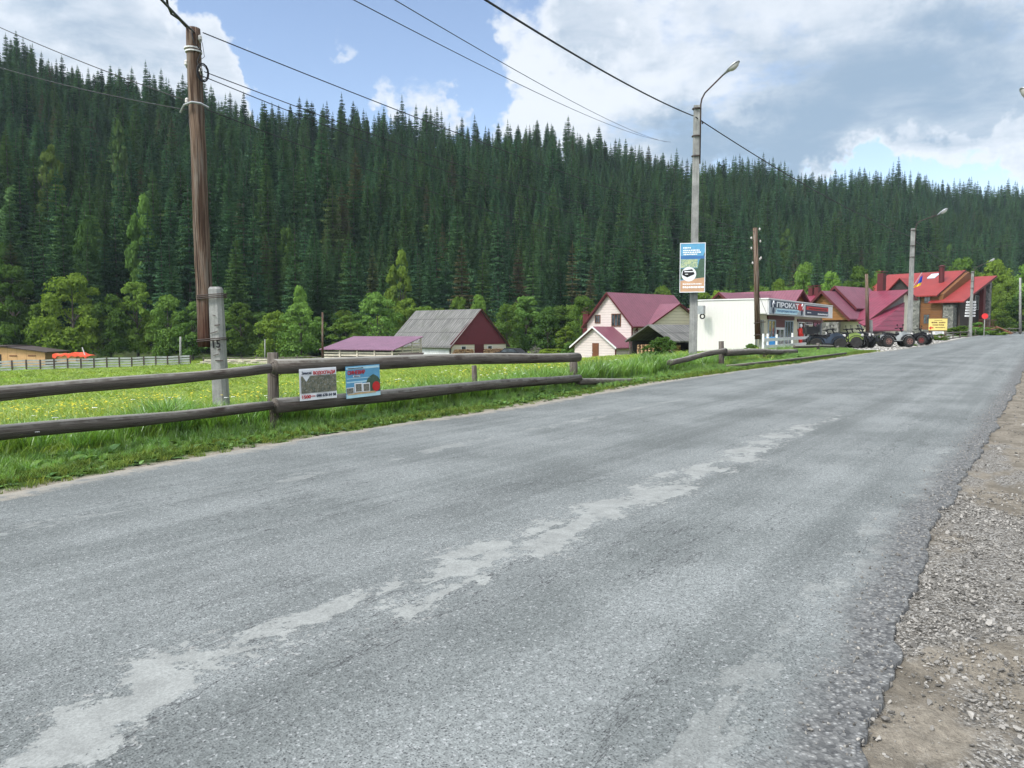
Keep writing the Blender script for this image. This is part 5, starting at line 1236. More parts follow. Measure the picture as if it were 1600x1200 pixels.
# annex
fr = xat(e, 962, -.9); ax0 = -2.5; y1 = yat(e, 898, ax0); y0 = yat(e, 962, ax0); za = zl(e, 926, 511, ax0, (y0+y1)/2); zae = zl(e, 962, 540, ax0, y0)
body(e, 'x', ax0, -.01, y0, y1, zae, za, M['pinkboard'], gz-.5, name='annex_wall'); gable(e, 'x', ax0, -.01, y0, y1, zae, za, .4, .3, M['pinkroof'], name='annex_roof'); gable_trim(e, 'x', ax0-.36, y0, y1, zae, za, .4, M['white'])
doorp(e, ('x', ax0, -1), yat(e, 931, ax0), zl(e, 931, 567, ax0, 3), zl(e, 931, 536, ax0, 3), .85, M['brownwood'])
q = MB(); q.b2(ax0-.04, ax0+.05, y0-.05, y0+.05, gz, zae); q.build('corner_trim', M['trimred'], e)
ch = yat(e, 909, .4); chimney(e, .4+1.2, ch+.3, gz, zl(e, 909, 490, 1.6, ch), .8, M['trimred'])
q = MB(); q.tube([(-.3, -.52, ze-.42), (9.6, -.52, ze-.42)], .07, 8); q.tube([(.3, -.5, ze-.45), (.3, -.12, ze-.8), (.3, -.1, gz)], .05, 6); q.build('gutter', M['trimred'], e)
# --- old shed
e = frame_house('old_shed', 1050, 60, AX, 'low open shed with a mossy grey board roof before the pink house', 'shed'); zr = zl(e, 1018, 508, 0, 2.2); ze = zl(e, 1050, 531, 0, 0); gz = -.7
gable(e, 'x', 0, 5.5, 0, 4.4, ze, zr, .3, .3, M['slate']); 
q = MB(); [q.tube([(x, y, gz), (x, y, ze)], .08, 6) for x in (0, 2.7, 5.4) for y in (0, 4.4)]; q.build('post', M['log'], e)
q = MB(); q.b2(.1, 5.4, 4.2, 4.35, gz, ze-.1); q.b2(3.5, 5.4, .05, .15, gz, ze-.1); q.b2(5.2, 5.35, .2, 4.2, gz, ze); q.build('back_boards', M['void'], e)
q = MB(); r = random.Random(9)
for i in range(9):
    for j in range(6): q.tube([(.35, .5+i*.42+r.uniform(-.03, .03), gz+.15+j*.2), (1.6, .5+i*.42, gz+.15+j*.2)], .1, 7, wob=.1)
o = q.build('log_pile', M['logend']); o.location = e.location; o.rotation_euler = e.rotation_euler; tag(o, 'pale cut logs stacked inside the old open shed', 'logs')
q = MB(); q.tube([(-.15, 0-.3, ze-.2), (-.15, 2.2, zr+.02)], .07, 6); q.tube([(-.15, 4.7, ze-.2), (-.15, 2.2, zr+.02)], .07, 6); q.build('rafter', M['log'], e)
# --- crimson roofed cottages behind the shop
e = frame_house('crimson_roofed_cottage', 1124, 78, AX, 'crimson roof with a small timber gable showing over the left part of the white shop', 'house'); zr = zl(e, 1124, 457.5, 0, 0); hw = 4.2; ze = zr-3.1
body(e, 'x', .3, 8.5, -hw, hw, ze, zr, M['gabletimber'], -1); gable(e, 'x', .3, 8.5, -hw, hw, ze, zr, .4, .5, M['pinkroof']); gable_trim(e, 'x', -.26, -hw, hw, ze, zr, .4, w=.25)
q = MB(); zz = zl(e, 1092, 464.5, 1, 4); q.b2(1.0, 1.4, 3.9, 7.5, -1, 1.); q.slab([(-1.5, hw+.5, zr-1.6), (6, hw+.5, zr-1.6), (6, hw+3.6, zr-1.3), (-1.5, hw+3.6, zr-1.3)], .1); q.build('side_roof', M['pinkroof'], e)
e = frame_house('crimson_roofed_cottage', 1249, 81.3, AX, 'crimson roof ending in a timber gable right above the shop signs', 'house'); zr = zl(e, 1249, 453.5, 0, 0); hw = 4.1; ze = zr-3.9
body(e, 'y', .2, 9, -hw, hw, ze, zr, M['gabletimber'], -1); gable(e, 'y', .2, 9, -hw, hw, ze, zr, .4, .5, M['pinkroofy']); gable_trim(e, 'y', -.36, -hw, hw, ze, zr, .4, w=.3)
e = frame_house('house_with_twin_chimneys', 1266, 96, (.8, .6), 'bright crimson roof with twin square chimneys between the timber gables', 'house'); zr = zl(e, 1266, 459.5, 2, 0)
q = MB(); q.slab([(-1.5, -3, zr-2.4), (2, -3, zr), (2, 5, zr), (-1.5, 5, zr-2.4)], .1); q.slab([(2.01, -3, zr), (6, -3, zr-2.4), (6, 5, zr-2.4), (2.01, 5, zr)], .1); q.build('roof', M['magroof'], e)
q = MB(); q.extr([(-1.2, -2.8, -1), (5.7, -2.8, -1), (5.7, -2.8, zr-2.4), (2, -2.8, zr-.15), (-1.2, -2.8, zr-2.4)], (0, 7.5, 0)); q.build('wall', M['gabletimber'], e)
y = yat(e, 1266.5, 2); chimney(e, 2, y, zr-1, zl(e, 1266, 449.5, 2, y), .6); y = yat(e, 1275.5, 2); chimney(e, 2, y, zr-1, zl(e, 1275, 448.5, 2, y), .6)
# --- crimson house
A2 = (.8, .6)
e = frame_house('crimson_roofed_house', 1358, 72, A2, 'house with stepped crimson roofs, cream wall and two gables right of the shop', 'house')
z0 = zl(e, 1358, 499.5, 0, 0); z1 = zl(e, 1418, 452.5, 7.3, 0); gz = -.6
q = MB(); q.slab([(0, 0, z0), (0, 3.4, z0), (0, 9, z0), (7.3, 9, z1), (7.3, 0, z1)], .12); q.build('main_roof', M['magroof'], e)
q = MB(); q.slab([(7.32, 0, z1), (7.32, 9, z1), (9.3, 9, z1-.9), (9.3, 0, z1-.9)], .12); q.build('rear_roof', M['magroof'], e)
q = MB(); q.extr([(.55, .5, gz), (9.0, .5, gz), (9.0, .5, z1-1.0), (7.3, .5, z1-.15), (.55, .5, z0+.1)], (0, 8.4, 0)); q.build('wall', M['cream'], e)
q = MB(); q.extr([(-.02, -.04, z0+.02), (7.3, -.04, z1+.02), (7.3, -.04, z1-.22), (-.02, -.04, z0-.22)], (0, .035, 0)); q.b2(-.05, -.01, 0, 3.3, z0-.16, z0+.01); q.build('bargeboard', M['trimred'], e)
q = MB(); q.extr([(.6, .42, z0-.2), (7.2, .42, z1-.4), (7.2, .42, z0-.4), (.6, .42, z0-1.6)], (0, .07, 0)); q.build('grey_gable_wall', plain('grey_board', (.15, .14, .14), .8), e)  # gable end clad in grey board
x_r = xat(e, 1405, -1.6); x_l = xat(e, 1362, -1.6)
q = MB(); zlo = zl(e, 1362, 516, x_l, -1.6); xt = xat(e, 1412, .35); q.slab([(x_l, -1.7, zlo), (x_r+.6, -1.7, zlo+.05), (xt, .35, zl(e, 1411, 472, xt, .35)), (x_l+1.2, .35, zlo+.75)], .1); q.build('lean_to_roof', M['magroof'], e)
q = MB(); [q.b2(x-.1, x+.1, -1.5, -1.3, gz, zlo-.1) for x in (x_l+.2, x_l+2.5, x_r)]; q.build('lean_to_post', M['stone'], e)
# gables facing left
def fgable(apx, apy, x0, L, hw, drop, nm, mt, tm):
    y = yat(e, apx, x0); zr_ = zl(e, apx, apy, x0, y); body(e, 'x', x0+.5, x0+L, y-hw+.3, y+hw-.3, zr_-drop+.05, zr_-.1, mt, zr_-drop-.1, name=nm+'_wall'); gable(e, 'x', x0+.5, x0+L, y-hw, y+hw, zr_-drop, zr_, .05, .5, M['pinkroof'], name=nm+'_roof'); gable_trim(e, 'x', x0-.06, y-hw, y+hw, zr_-drop, zr_, .05, w=.28); return y, zr_
fgable(1282, 455, -1.2, 4.5, 2.9, 2.7, 'left_gable', M['gabletimber'], None)
fgable(1302, 447.5, 1.2, 6.1, 2.3, 2.2, 'upper_gable', M['gabletimber'], None)
q = MB(); ys = yat(e, 1311, -.6); ye = yat(e, 1284, -.6); q.b2(-.75, -.35, ys, ye, gz, z0-.2); q.build('stone_wall', M['stone'], e)
yy = yat(e, 1375, 8.5); chimney(e, 8.0, yat(e, 1375, 8.0), z1-1.5, zl(e, 1375, 427, 8.0, 3), .62)
# --- red guesthouse
e = frame_house('red_roofed_guesthouse', 1462, 118, A2, 'large guesthouse with two bright red roofs, timber wall and stone pillars', 'guesthouse'); gz = -1.8
z0 = zl(e, 1462, 461, 0, 0); z1 = zl(e, 1505, 422, 9.4, 0)
q = MB(); q.slab([(0, 0, z0), (0, 12.5, z0), (9.4, 12.5, z1), (9.4, 0, z1)], .18); q.build('upper_roof', M['redroof'], e)
q = MB(); q.slab([(9.42, 0, z1), (9.42, 12.5, z1), (16, 12.5, z1-3), (16, 0, z1-3)], .18); q.build('rear_roof', M['redroof'], e)
y0 = yat(e, 1505, 0); z2 = zl(e, 1505, 470.5, 0, y0); z3 = zl(e, 1555, 430.5, 11.1, y0); y9 = yat(e, 1449, 0)
q = MB(); q.slab([(-.1, y0, z2), (-.1, y9, z2), (3, y9-.1, z2+(z3-z2)*3/11.1), (3, -.01, z2+(z3-z2)*3/11.1), (11.1, -.01, z3), (11.1, y0, z3)], .18); q.build('lower_roof', M['redroof'], e)
q = MB(); 
for (xa, za, xb, zb, yy) in ((0, z0, 9.4, z1, -.03), (-.1, z2, 11.1, z3, y0-.04)): q.extr([(xa, yy, za+.02), (xb, yy, zb+.02), (xb, yy, zb-.3), (xa, yy, za-.3)], (0, .03, 0))
q.build('bargeboard', M['trimred'], e)
xw = 1.1; ya, yb = yat(e, 1473, xw), yat(e, 1436, xw)
q = MB(); q.extr([(xw, ya, gz+1), (14, ya, gz+1), (14, ya, z1-2.8), (9.4, ya, z1-.3), (xw, ya, z0+.2)], (0, 12+abs(ya)-.2, 0)); 
q.build('timber_wall', M['ochre'], e)
q = MB(); q.b2(xw-.05, xw-.3, ya, yb, zl(e, 1455, 463, xw, 0), zl(e, 1455, 514, xw, 0)); tw = q.build('timber_facade', M['ochre'], e)
q = MB(); q.b2(xw-.5, xw-.06, ya, yb, gz, zl(e, 1455, 515, xw, 0)); q.build('stone_base', M['stone'], e)
q = MB(); [q.b2(xw-.36, xw-.3, a-.12, a+.12, zl(e, 1455, 514, xw, 0), z2-.3) for a in (ya+.15, yb-.15)]; q.b2(xw-.36, xw-.3, ya+.3, yb-.3, zl(e, 1455, 516, xw, 0), zl(e, 1455, 513, xw, 0)); q.build('corner_board', M['brownwood'], e)
for (p0, p1, ytop) in ((1422, 1436, 461), (1473, 1489, 476)):
    a, b_ = yat(e, p1, xw-.5), yat(e, p0, xw-.5); q = MB(); q.b2(xw-.7, xw+.6, a, b_, gz, zl(e, p0, ytop, xw, a)); q.build('stone_pillar', M['stone'], e)
a, b_ = yat(e, 1422, xw-.3), yat(e, 1411, xw-.3); q = MB(); q.b2(xw-.3, xw+.3, a, b_, gz, zl(e, 1415, 466, xw, a)); q.build('side_timber', M['ochre'], e)
yw = yat(e, 1447, xw-.3); wbox(e, ('x', xw-.3, -1), yw, zl(e, 1447, 506, xw, yw), zl(e, 1447, 491, xw, yw), .95, frame_m=M['brownwood'], mull=1); wbox(e, ('x', xw-.3, -1), yw, zl(e, 1447, 474, xw, yw), zl(e, 1447, 464, xw, yw), .95, frame_m=M['brownwood'], mull=1)
# gable side under the lower roof
ys_ = y0+1.2
def rz_(x): return z2+(z3-z2)*(x+.1)/11.2-.25
q = MB(); q.extr([(1.6, ys_, gz+1), (10.5, ys_, gz+1), (10.5, ys_, rz_(10.5)), (1.6, ys_, rz_(1.6))], (0, .3, 0)); q.build('gable_wall', plain('dark_boarding', (.045, .032, .028), .8), e)
xx = xat(e, 1513, ys_); wbox(e, ('y', ys_, -1), xx, zl(e, 1513, 478, xx, ys_), zl(e, 1513, 462, xx, ys_), 1.6, frame_m=M['white'], mull=1); xx = xat(e, 1524, ys_); wbox(e, ('y', ys_, -1), xx, zl(e, 1524, 484, xx, ys_), zl(e, 1524, 462, xx, ys_), 1.3, frame_m=M['white'], mull=1)
for px, m_, w_ in ((1533, M['trimred'], .8), (1542, M['stone'], .75)):
    x = xat(e, px, ys_-.7); q = MB(); q.b2(x-w_/2, x+w_/2, ys_-1.0, ys_-.4, gz, rz_(x)); q.build('column', m_, e)
q = MB(); xa, xb = xat(e, 1527, ys_-1.), 11.6; zb2 = zl(e, 1545, 510, 9, ys_); q.b2(xa, xb, ys_-1.2, ys_-.01, zb2-.15, zb2); [q.b2(xa+i*.6, xa+i*.6+.07, ys_-1.2, ys_-1.13, zb2, zb2+.95) for i in range(int((xb-xa)/.6))]; q.b2(xa, xb, ys_-1.2, ys_-1.12, zb2+.95, zb2+1.05); q.build('balcony', M['brownwood'], e)
# chimney, skylight, dormer
x = 5.0; y = yat(e, 1468, x); zc = z0+(z1-z0)*x/9.4; chimney(e, x, y, zc-.5, zl(e, 1468, 418, x, y), .8, M['trimred'], True)
x = 7.5; y = yat(e, 1455, x); zc = z0+(z1-z0)*x/9.4; k_ = (z1-z0)/9.4; q = MB(); q.slab([(x-.8, y-.6, zc-.8*k_+.12), (x+.8, y-.6, zc+.8*k_+.12), (x+.8, y+.6, zc+.8*k_+.12), (x-.8, y+.6, zc-.8*k_+.12)], .1); q.build('skylight', M['palecyan'], e)
x = 2.6; y = yat(e, 1405, x); zd = zl(e, 1405, 435, x, y); q = MB(); q.extr([(x, y-2.2, zd-2.2), (x, y+2.2, zd-2.2), (x, y, zd)], (5, 0, 0)); q.build('dormer_gable', M['void'], e)
q = MB(); q.slab([(x-.5, y-2.5, zd-2.45), (x+4.4, y-2.5, zd-2.45), (x+4.4, y, zd+.1), (x-.5, y, zd+.1)], .12); q.slab([(x-.5, y+2.5, zd-2.45), (x+4.4, y+2.5, zd-2.45), (x+4.4, y+.01, zd+.1), (x-.5, y+.01, zd+.1)], .12); q.build('dormer_roof', M['redroof'], e)
# flag
p = W(1441, 520, 62); e = empty('flag', (W(1434, 500, 62).x, p.y, Zat(1441, 428, 62)-.52), 0, 'blue and yellow flag hanging from a slanted staff before the red roof', 'flag')
e.scale = (.6, .6, .6); a = (W(1424, 452, 62)-e.location)/.6; b_ = (W(1440.5, 426, 62)-e.location)/.6; q = MB(); q.tube([a, b_], .035, 6); q.build('staff', M['steel'], e)
def fl(name, v0, v1, m_):
    q = MB(); n = 8
    for i in range(n):
        for j in range(4):
            def P(i_, j_): u, v = i_/n, v0+(v1-v0)*j_/4; return (.45-1.0*u*(.25+.75*v)+.35*u*0+.08*math.sin(u*7+v*3)-.2*v, .1*math.sin(u*9+v*2), .85-1.5*v*1.0-.55*u*(1-v*.4))
            q.face([P(i, j), P(i+1, j), P(i+1, j+1), P(i, j+1)])
    o = q.build(name, m_, e); o.modifiers.new('thickness', 'SOLIDIFY').thickness = .01; return o
M['flagb'] = plain('blue_cloth', (.015, .05, .38), .7, .2, 5); M['flagy'] = plain('yellow_cloth', (.8, .5, .03), .7, .1, 5); fl('blue_cloth', 0, .72, M['flagb']); fl('yellow_cloth', .72, 1., M['flagy'])
# ============================================================ THE SHOP
SO = Vector((50*U(1200), 50, 0)); e = empty('rental_shop', SO, math.atan2(RD[1], RD[0]), 'flat-roofed white rental shop with a signboard canopy', 'shop'); gz = -.3
Lx = xat(e, 1300, 0); zt = zl(e, 1200, 466, 0, 0); zc = zl(e, 1200, 490.5, 0, 0); yB = yat(e, 1090, 0); RC = .85
q = MB(); q.b2(.02, Lx-.02, RC, yB, gz, zc-.02); q.build('wall', M['cream'], e)
q = MB(); q.b2(-.04, .0, RC-.02, yB, gz, zc+.03); q.extr([(-.04, 0.06, zc+.031), (-.04, yB, zc+.031), (-.04, yB, zl(e, 1092, 470.5, 0, yB)-.02), (-.04, .06, zt-.06)], (.04, 0, 0)); q.build('panel_wall', M['panel'], e)
q = MB(); q.b2(0, Lx, 0.0, yB-.02, zc-.0, zt-.1); q.build('canopy', M['white'], e)
q = MB(); q.b2(-.09, -.0+Lx, -.03, yB, zt-.06, zt+.02); q.b2(-.06, Lx, -.02, .1, zc-.04, zc-.005); q.build('roof_edge', M['white'], e)
q = MB(); [q.tube([(x, RC-.06, gz), (x, RC-.06, zc-.02)], .045, 6) for x in (.25, Lx-.3)]; q.build('downpipe', M['steel'], e)
q = MB(); q.b2(-.07, -.0, RC, yB+.02, gz, .28); q.b2(-.02, Lx, RC-.09, RC-.04, gz, .2); q.build('plinth', M['stone'], e)
def sx(px): return xat(e, px, -.02)
y_ = -.04; za, zb_ = zc+.0, zt-.09; hS = zb_-za
x0, x1 = sx(1202), sx(1254.5); xm = (x0+x1)/2; w = x1-x0
sg = empty('sign_board', (0, 0, 0)); sg.parent = e
q = MB(); q.b2(x0, x1, -.06, -.005, za+.02, zb_); q.build('sign_panel', plain('sign_grey', (.3, .34, .37), .4), sg)
q = MB(); q.b2(x0+.02, x1-.02, -.068, -.061, za+hS*.48, zb_-.03); q.build('sign_dark_field', M['navy'], sg)
q = MB(); q.extr([(x1-w*.30, -.072, zb_-.05), (x1-w*.02, -.072, zb_-.05), (x1-w*.02, -.072, za+hS*.36), (x1-w*.2, -.072, za+hS*.42)], (0, .003, 0)); q.build('sign_red_flash', M['red'], sg)
q = MB(); q.extr([(xm-w*.33, -.073, za+hS*.42), (xm+w*.33, -.073, za+hS*.42), (xm+w*.27, -.073, za+hS*.06), (xm-w*.38, -.073, za+hS*.06)], (0, .004, 0)); q.build('sign_pale_ribbon', M['palecyan'], sg)
lettering('ПРОКАТ', w*.66, hS*.40, M['paper2'], sg, (xm-w*.01, -.08, za+hS*.71), (math.pi/2, 0, 0), bold=.04); lettering('КВАДРОЦИКЛІВ-БАГГІ', w*.60, hS*.17, M['dkblue'], sg, (xm-w*.02, -.082, za+hS*.25), (math.pi/2, 0, 0), bold=.02)
for sgn in (-1, 1):      # rider emblem at both ends
    q = MB(); c = xm+sgn*w*.43; q.tube([(c-.25*sgn, -.085, za+hS*.75), (c, -.085, za+hS*.92), (c+.2*sgn, -.085, za+hS*.7), (c+.1*sgn, -.085, za+hS*.5)], .045, 5); q.build('emblem_light', M['paper2'], sg)
    q = MB(); q.lathe([(.02, -.01), (.2, -.01), (.2, .01), (.02, .01)], (c-.05*sgn, -.082, za+hS*.26), 'Y', 12); q.build('emblem_dark', M['navy'], sg)
x0, x1 = sx(1258), sx(1292.5); w = x1-x0; s2 = empty('sign_board', (0, 0, 0)); s2.parent = e
q = MB(); q.b2(x0, x1, -.06, -.005, za+hS*.10, zb_-hS*.10); q.build('sign_panel', M['navy'], s2)
q = MB(); q.b2(x0+.05, x1-.05, -.066, -.061, za+hS*.52, zb_-hS*.2); q.build('sign_red_band', M['red'], s2)
bars([(x0+w*.1, x1-w*.08, za+hS*.63, hS*.13)], M['trimred'], s2, -.07, 'sign_red_letters'); bars([(x0+w*.5, x1-w*.04, za+hS*.24, hS*.13), (x0+w*.04, x0+w*.2, za+hS*.3, hS*.08)], M['paper2'], s2, -.07, 'sign_white_letters')
# shop front
def fx(px): return xat(e, px, RC)
F = ('y', RC, -1); zdo = gz; zlin = zc-.35
def slabf(name, p0, p1, z0_, z1_, m_, d0=.003, d1=.05): q = MB(); q.b2(fx(p0), fx(p1), RC-d0, RC-d1, z0_, z1_); return q.build(name, m_, e)
slabf('lintel', 1198, 1239, zlin+.05, zc-.05, M['trimred'], .003, .09); slabf('lintel', 1245, 1284, zlin-.05, zc-.2, M['trimred'], .003, .09)
def win(p0, p1, z0_, z1_, mull=0, fm=None): c = (fx(p0)+fx(p1))/2; return wbox(e, F, c, z0_, z1_, fx(p1)-fx(p0), frame_m=fm or M['white'], mull=mull)
M['bluegl'] = plain('bluish_window_frame', (.3, .38, .45), .5)
win(1199.5, 1210.5, .1, zlin, 1, M['bluegl']); win(1225.5, 1238, -.05, zlin, 2, M['bluegl']); slabf('red_transom', 1211, 1225, zlin-.5, zlin+.04, M['trimred'])
d_ = wbox(e, F, (fx(1211)+fx(1224.5))/2, gz, zlin-.5, fx(1224.5)-fx(1211), frame_m=M['white'], mull=1, name='door', ft=.16)
win(1246, 1256, 1.1, zlin-.05, 1, M['white']); slabf('doorway_dark_panel', 1257.5, 1262.5, gz, zlin-.3, M['void']); slabf('red_door_leaf', 1254, 1257.3, gz, zlin-.1, M['trimred']); win(1257.5, 1268.5, zlin-.28, zlin-.0, 0, M['white']); slabf('stone_panel', 1263, 1269.5, gz, zlin-.4, M['stone']); win(1270, 1283, .4, zlin, 1, M['trimred'])  # doorway is a near-black panel, colour stands for the dark behind it
# objects by the shop
def at_front(name, px, n, label, cat, d=None): d = fd(px, n); p = W(px, 518, d); return empty(name, (p.x, p.y, TZ(p.x, p.y)), math.atan2(RD[1], RD[0]), label, cat)
o = at_front('blue_bin', 1206.5, -14.2, 'blue plastic bin beside the shop entrance', 'bin'); o.scale = (.72, .72, .85)
q = MB(); q.extr([(-.45, -.35, .12), (.45, -.35, .12), (.55, -.42, .95), (-.55, -.42, .95)], (0, .75, 0)); q.build('tub', plain('blue_plastic', (.02, .13, .3), .5), o); q = MB(); q.b2(-.62, .62, -.47, .4, .96, 1.04); q.build('lid', plain('blue_lid', (.03, .16, .34), .5), o); q = MB(); [q.lathe([(.02, -.04), (.11, -.04), (.11, .04), (.02, .04)], (x, -.3, .1), 'Y', 10) for x in (-.35, .35)]; q.build('wheel', M['black'], o)
o = at_front('riding_suit', 1251, -15.0, 'red riding suit hung on a stand beside the open shop doorway', 'clothing'); o.scale = (.85, .85, .88)
q = MB(); q.tube([(0, 0, 0), (0, 0, 1.75)], .03, 6); q.b2(-.3, .3, -.2, .2, 0, .04); q.build('stand', M['black'], o)
q = MB(); q.tube([(0, 0, .95), (0, 0, 1.2), (0, 0, 1.5), (0, 0, 1.62)], [.24, .22, .3, .12], 10); q.tube([(-.26, 0, 1.5), (-.42, -.02, 1.2), (-.46, -.08, .9)], [.1, .09, .07], 8); q.tube([(.26, 0, 1.5), (.42, -.02, 1.2), (.46, -.08, .9)], [.1, .09, .07], 8); q.tube([(-.13, 0, .98), (-.15, 0, .5), (-.16, 0, .12)], [.15, .12, .1], 8); q.tube([(.13, 0, .98), (.15, 0, .5), (.16, 0, .12)], [.15, .12, .1], 8); q.build('red_overall', plain('red_fabric', (.5, .03, .02), .7, .3, 8), o, True)
q = MB(); q.lathe([(.02, -.14), (.12, -.12), (.15, 0), (.12, .12), (.03, .16)], (0, 0, 1.8), 'Z', 12); q.build('helmet', M['white'], o, True)
p = W(1098, 486, 51.9); o = empty('wall_box', p, math.atan2(RN[1], RN[0]), 'white ventilation box with a round outlet on the left end of the shop wall', 'vent box')
q = MB(); q.b2(-.3, .2, -.4, -.05, -.2, .35); q.build('housing', M['steel'], o); q = MB(); q.tube([(.1+.15*math.cos(t), -.3, -.36+.15*math.sin(t)) for t in np.linspace(0, 6.28, 15)], .05, 6); q.build('ring', M['black'], o)
# white fence
o = empty('white_fence', W(1250, 548, fd(1250, -12.3)), 0, 'low white two-board fence before the shop entrance', 'fence'); O = o.location
def wf(px, n=-12.3): d = fd(px, n); p = W(px, 518, d); return Vector((p.x, p.y, TZ(p.x, p.y)))-O
for px in (1193, 1200, 1214, 1238.5, 1263.5, 1291.5): p = wf(px); q = MB(); q.box((p.x, p.y, p.z+.45), (.13, .1, 1.15), rz=.96); q.build('post', M['white'], o)
for z in (.25, .62):
    q = MB(); a, b_ = wf(1192), wf(1293); q.extr([a+Vector((.05, -.08, z)), b_+Vector((.05, -.08, z)), b_+Vector((.05, -.08, z+.17)), a+Vector((.05, -.08, z+.17))], (-.03, .03, 0)); q.build('board', M['white'], o)
# ============================================================ SIGNS NEAR THE GUESTHOUSE
o, w, h = board_frame('yellow_board', (1451, 1480), (498, 516), 69, -.3, 'yellow notice board with an arrow, before the timber wall of the guesthouse', 'sign')
q = MB(); q.b2(-w/2, w/2, -.02, .02, -h/2, h/2); q.build('panel', M['yellowp'], o); q = MB(); [q.b2(x-.05, x+.05, .03, .12, -2.2, h/2) for x in (-w*.42, w*.42)]; q.build('post', M['brownwood'], o)
q = MB(); q.b2(-w/2-.03, w/2+.03, -.015, .01, h/2+.003, h/2+.05); q.b2(-w/2-.03, w/2+.03, -.015, .01, -h/2-.05, -h/2-.003); q.build('frame', M['brownwood'], o)
bars([(-w*.2, w*.2, h*.36, h*.05), (-w*.36, -w*.02, h*.17, h*.12), (w*.05, w*.38, h*.17, h*.12), (-w*.3, -w*.05, -h*.04, h*.1), (w*.02, w*.3, -h*.04, h*.1), (-w*.15, w*.4, -h*.26, h*.08)], M['brownwood'], o, -.03)
q = MB(); q.extr([(-w*.5, -.03, -h*.3), (-w*.36, -.03, -h*.14), (-w*.36, -.03, -h*.24), (-w*.24, -.03, -h*.24), (-w*.24, -.03, -h*.34), (-w*.36, -.03, -h*.34), (-w*.36, -.03, -h*.46)], (0, .004, 0)); q.build('arrow', M['red'], o)
o, w, h = board_frame('small_white_board', (1457, 1475), (518, 522.5), 69, -.3, 'narrow white board under the yellow notice board', 'sign'); q = MB(); q.b2(-w/2, w/2, -.02, .02, -h/2, h/2); q.build('panel', M['white'], o); q = MB(); [q.b2(x-.04, x+.04, .025, .1, -1.6, .1) for x in (-w*.3, w*.3)]; q.build('post', M['brownwood'], o)
bars([(-w*.3, w*.35, 0, h*.3)], M['navy'], o, -.025)
p = W(1517, 493, 88.3); o = empty('arrow_board_stack', p, -.3, 'stack of six white direction boards on the third lamp post', 'signs')
for i in range(6):
    q = MB(); z = Zat(1517, 472.+i*4.3, 88.3)-p.z; dxx = -.1-.035*i; q.extr([(-.46+dxx*.6, 0, z-.1), (.42, 0, z-.1), (.48, 0, z), (.42, 0, z+.1), (-.46+dxx*.6, 0, z+.1)], (0, .04, 0)); q.build('direction_board', M['white'], o); bars([(-.5, -.15, z, .05), (.14, .38, z, .05)], M['steel'], o, -.01, 'worn_print')
p = W(1537.5, 523, 84); o = empty('round_red_sign', p, -.35, 'round red traffic sign on a grey post at the far fence', 'sign')
q = MB(); q.tube([(0, 0, -.6), (0, 0, 2.1)], .05, 8); q.build('post', M['concrete'], o); q = MB(); zc_ = Zat(1538, 494, 84)-p.z; q.lathe([(.02, -.02), (.31, -.02), (.31, 0), (.02, 0)], (0, -.07, zc_), 'Y', 20); q.build('disc', plain('red_disc', (.55, .03, .03), .4), o)
# ============================================================ QUAD BIKES
def wheel(e, x, y, r, w, rim, sgn):
    t = MB(); prof = [(r*.55, -w*.45), (r*.82, -w*.5), (r*.96, -w*.42), (r, -w*.2), (r, w*.2), (r*.96, w*.42), (r*.82, w*.5), (r*.55, w*.45)]; t.lathe(prof, (x, y, r), 'Y', 20)
    for i in range(18):
        a = i*2*math.pi/18
        for s_ in (-1, 1): t.box((x+math.cos(a+.12*s_)*r*1.01, y+s_*w*.22, r+math.sin(a+.12*s_)*r*1.01), (.045, w*.36, .05), M=Matrix.Rotation(-(a+.12*s_), 3, 'Y'))
    o = t.build('wheel', M['rubber'], e)
    q = MB(); q.lathe([(r*.57, sgn*w*.30), (r*.57, sgn*w*.47), (r*.5, sgn*w*.47), (r*.45, sgn*w*.3)], (x, y, r), 'Y', 18)
    for i in range(6): a = i*math.pi/3; q.box((x+math.cos(a)*r*.3, y+sgn*w*.42, r+math.sin(a)*r*.3), (r*.52, .02, .05), M=Matrix.Rotation(-a, 3, 'Y'))
    q.lathe([(.01, sgn*w*.4), (.06, sgn*w*.4), (.05, sgn*w*.5)], (x, y, r), 'Y', 10); q.build('rim', rim, o)
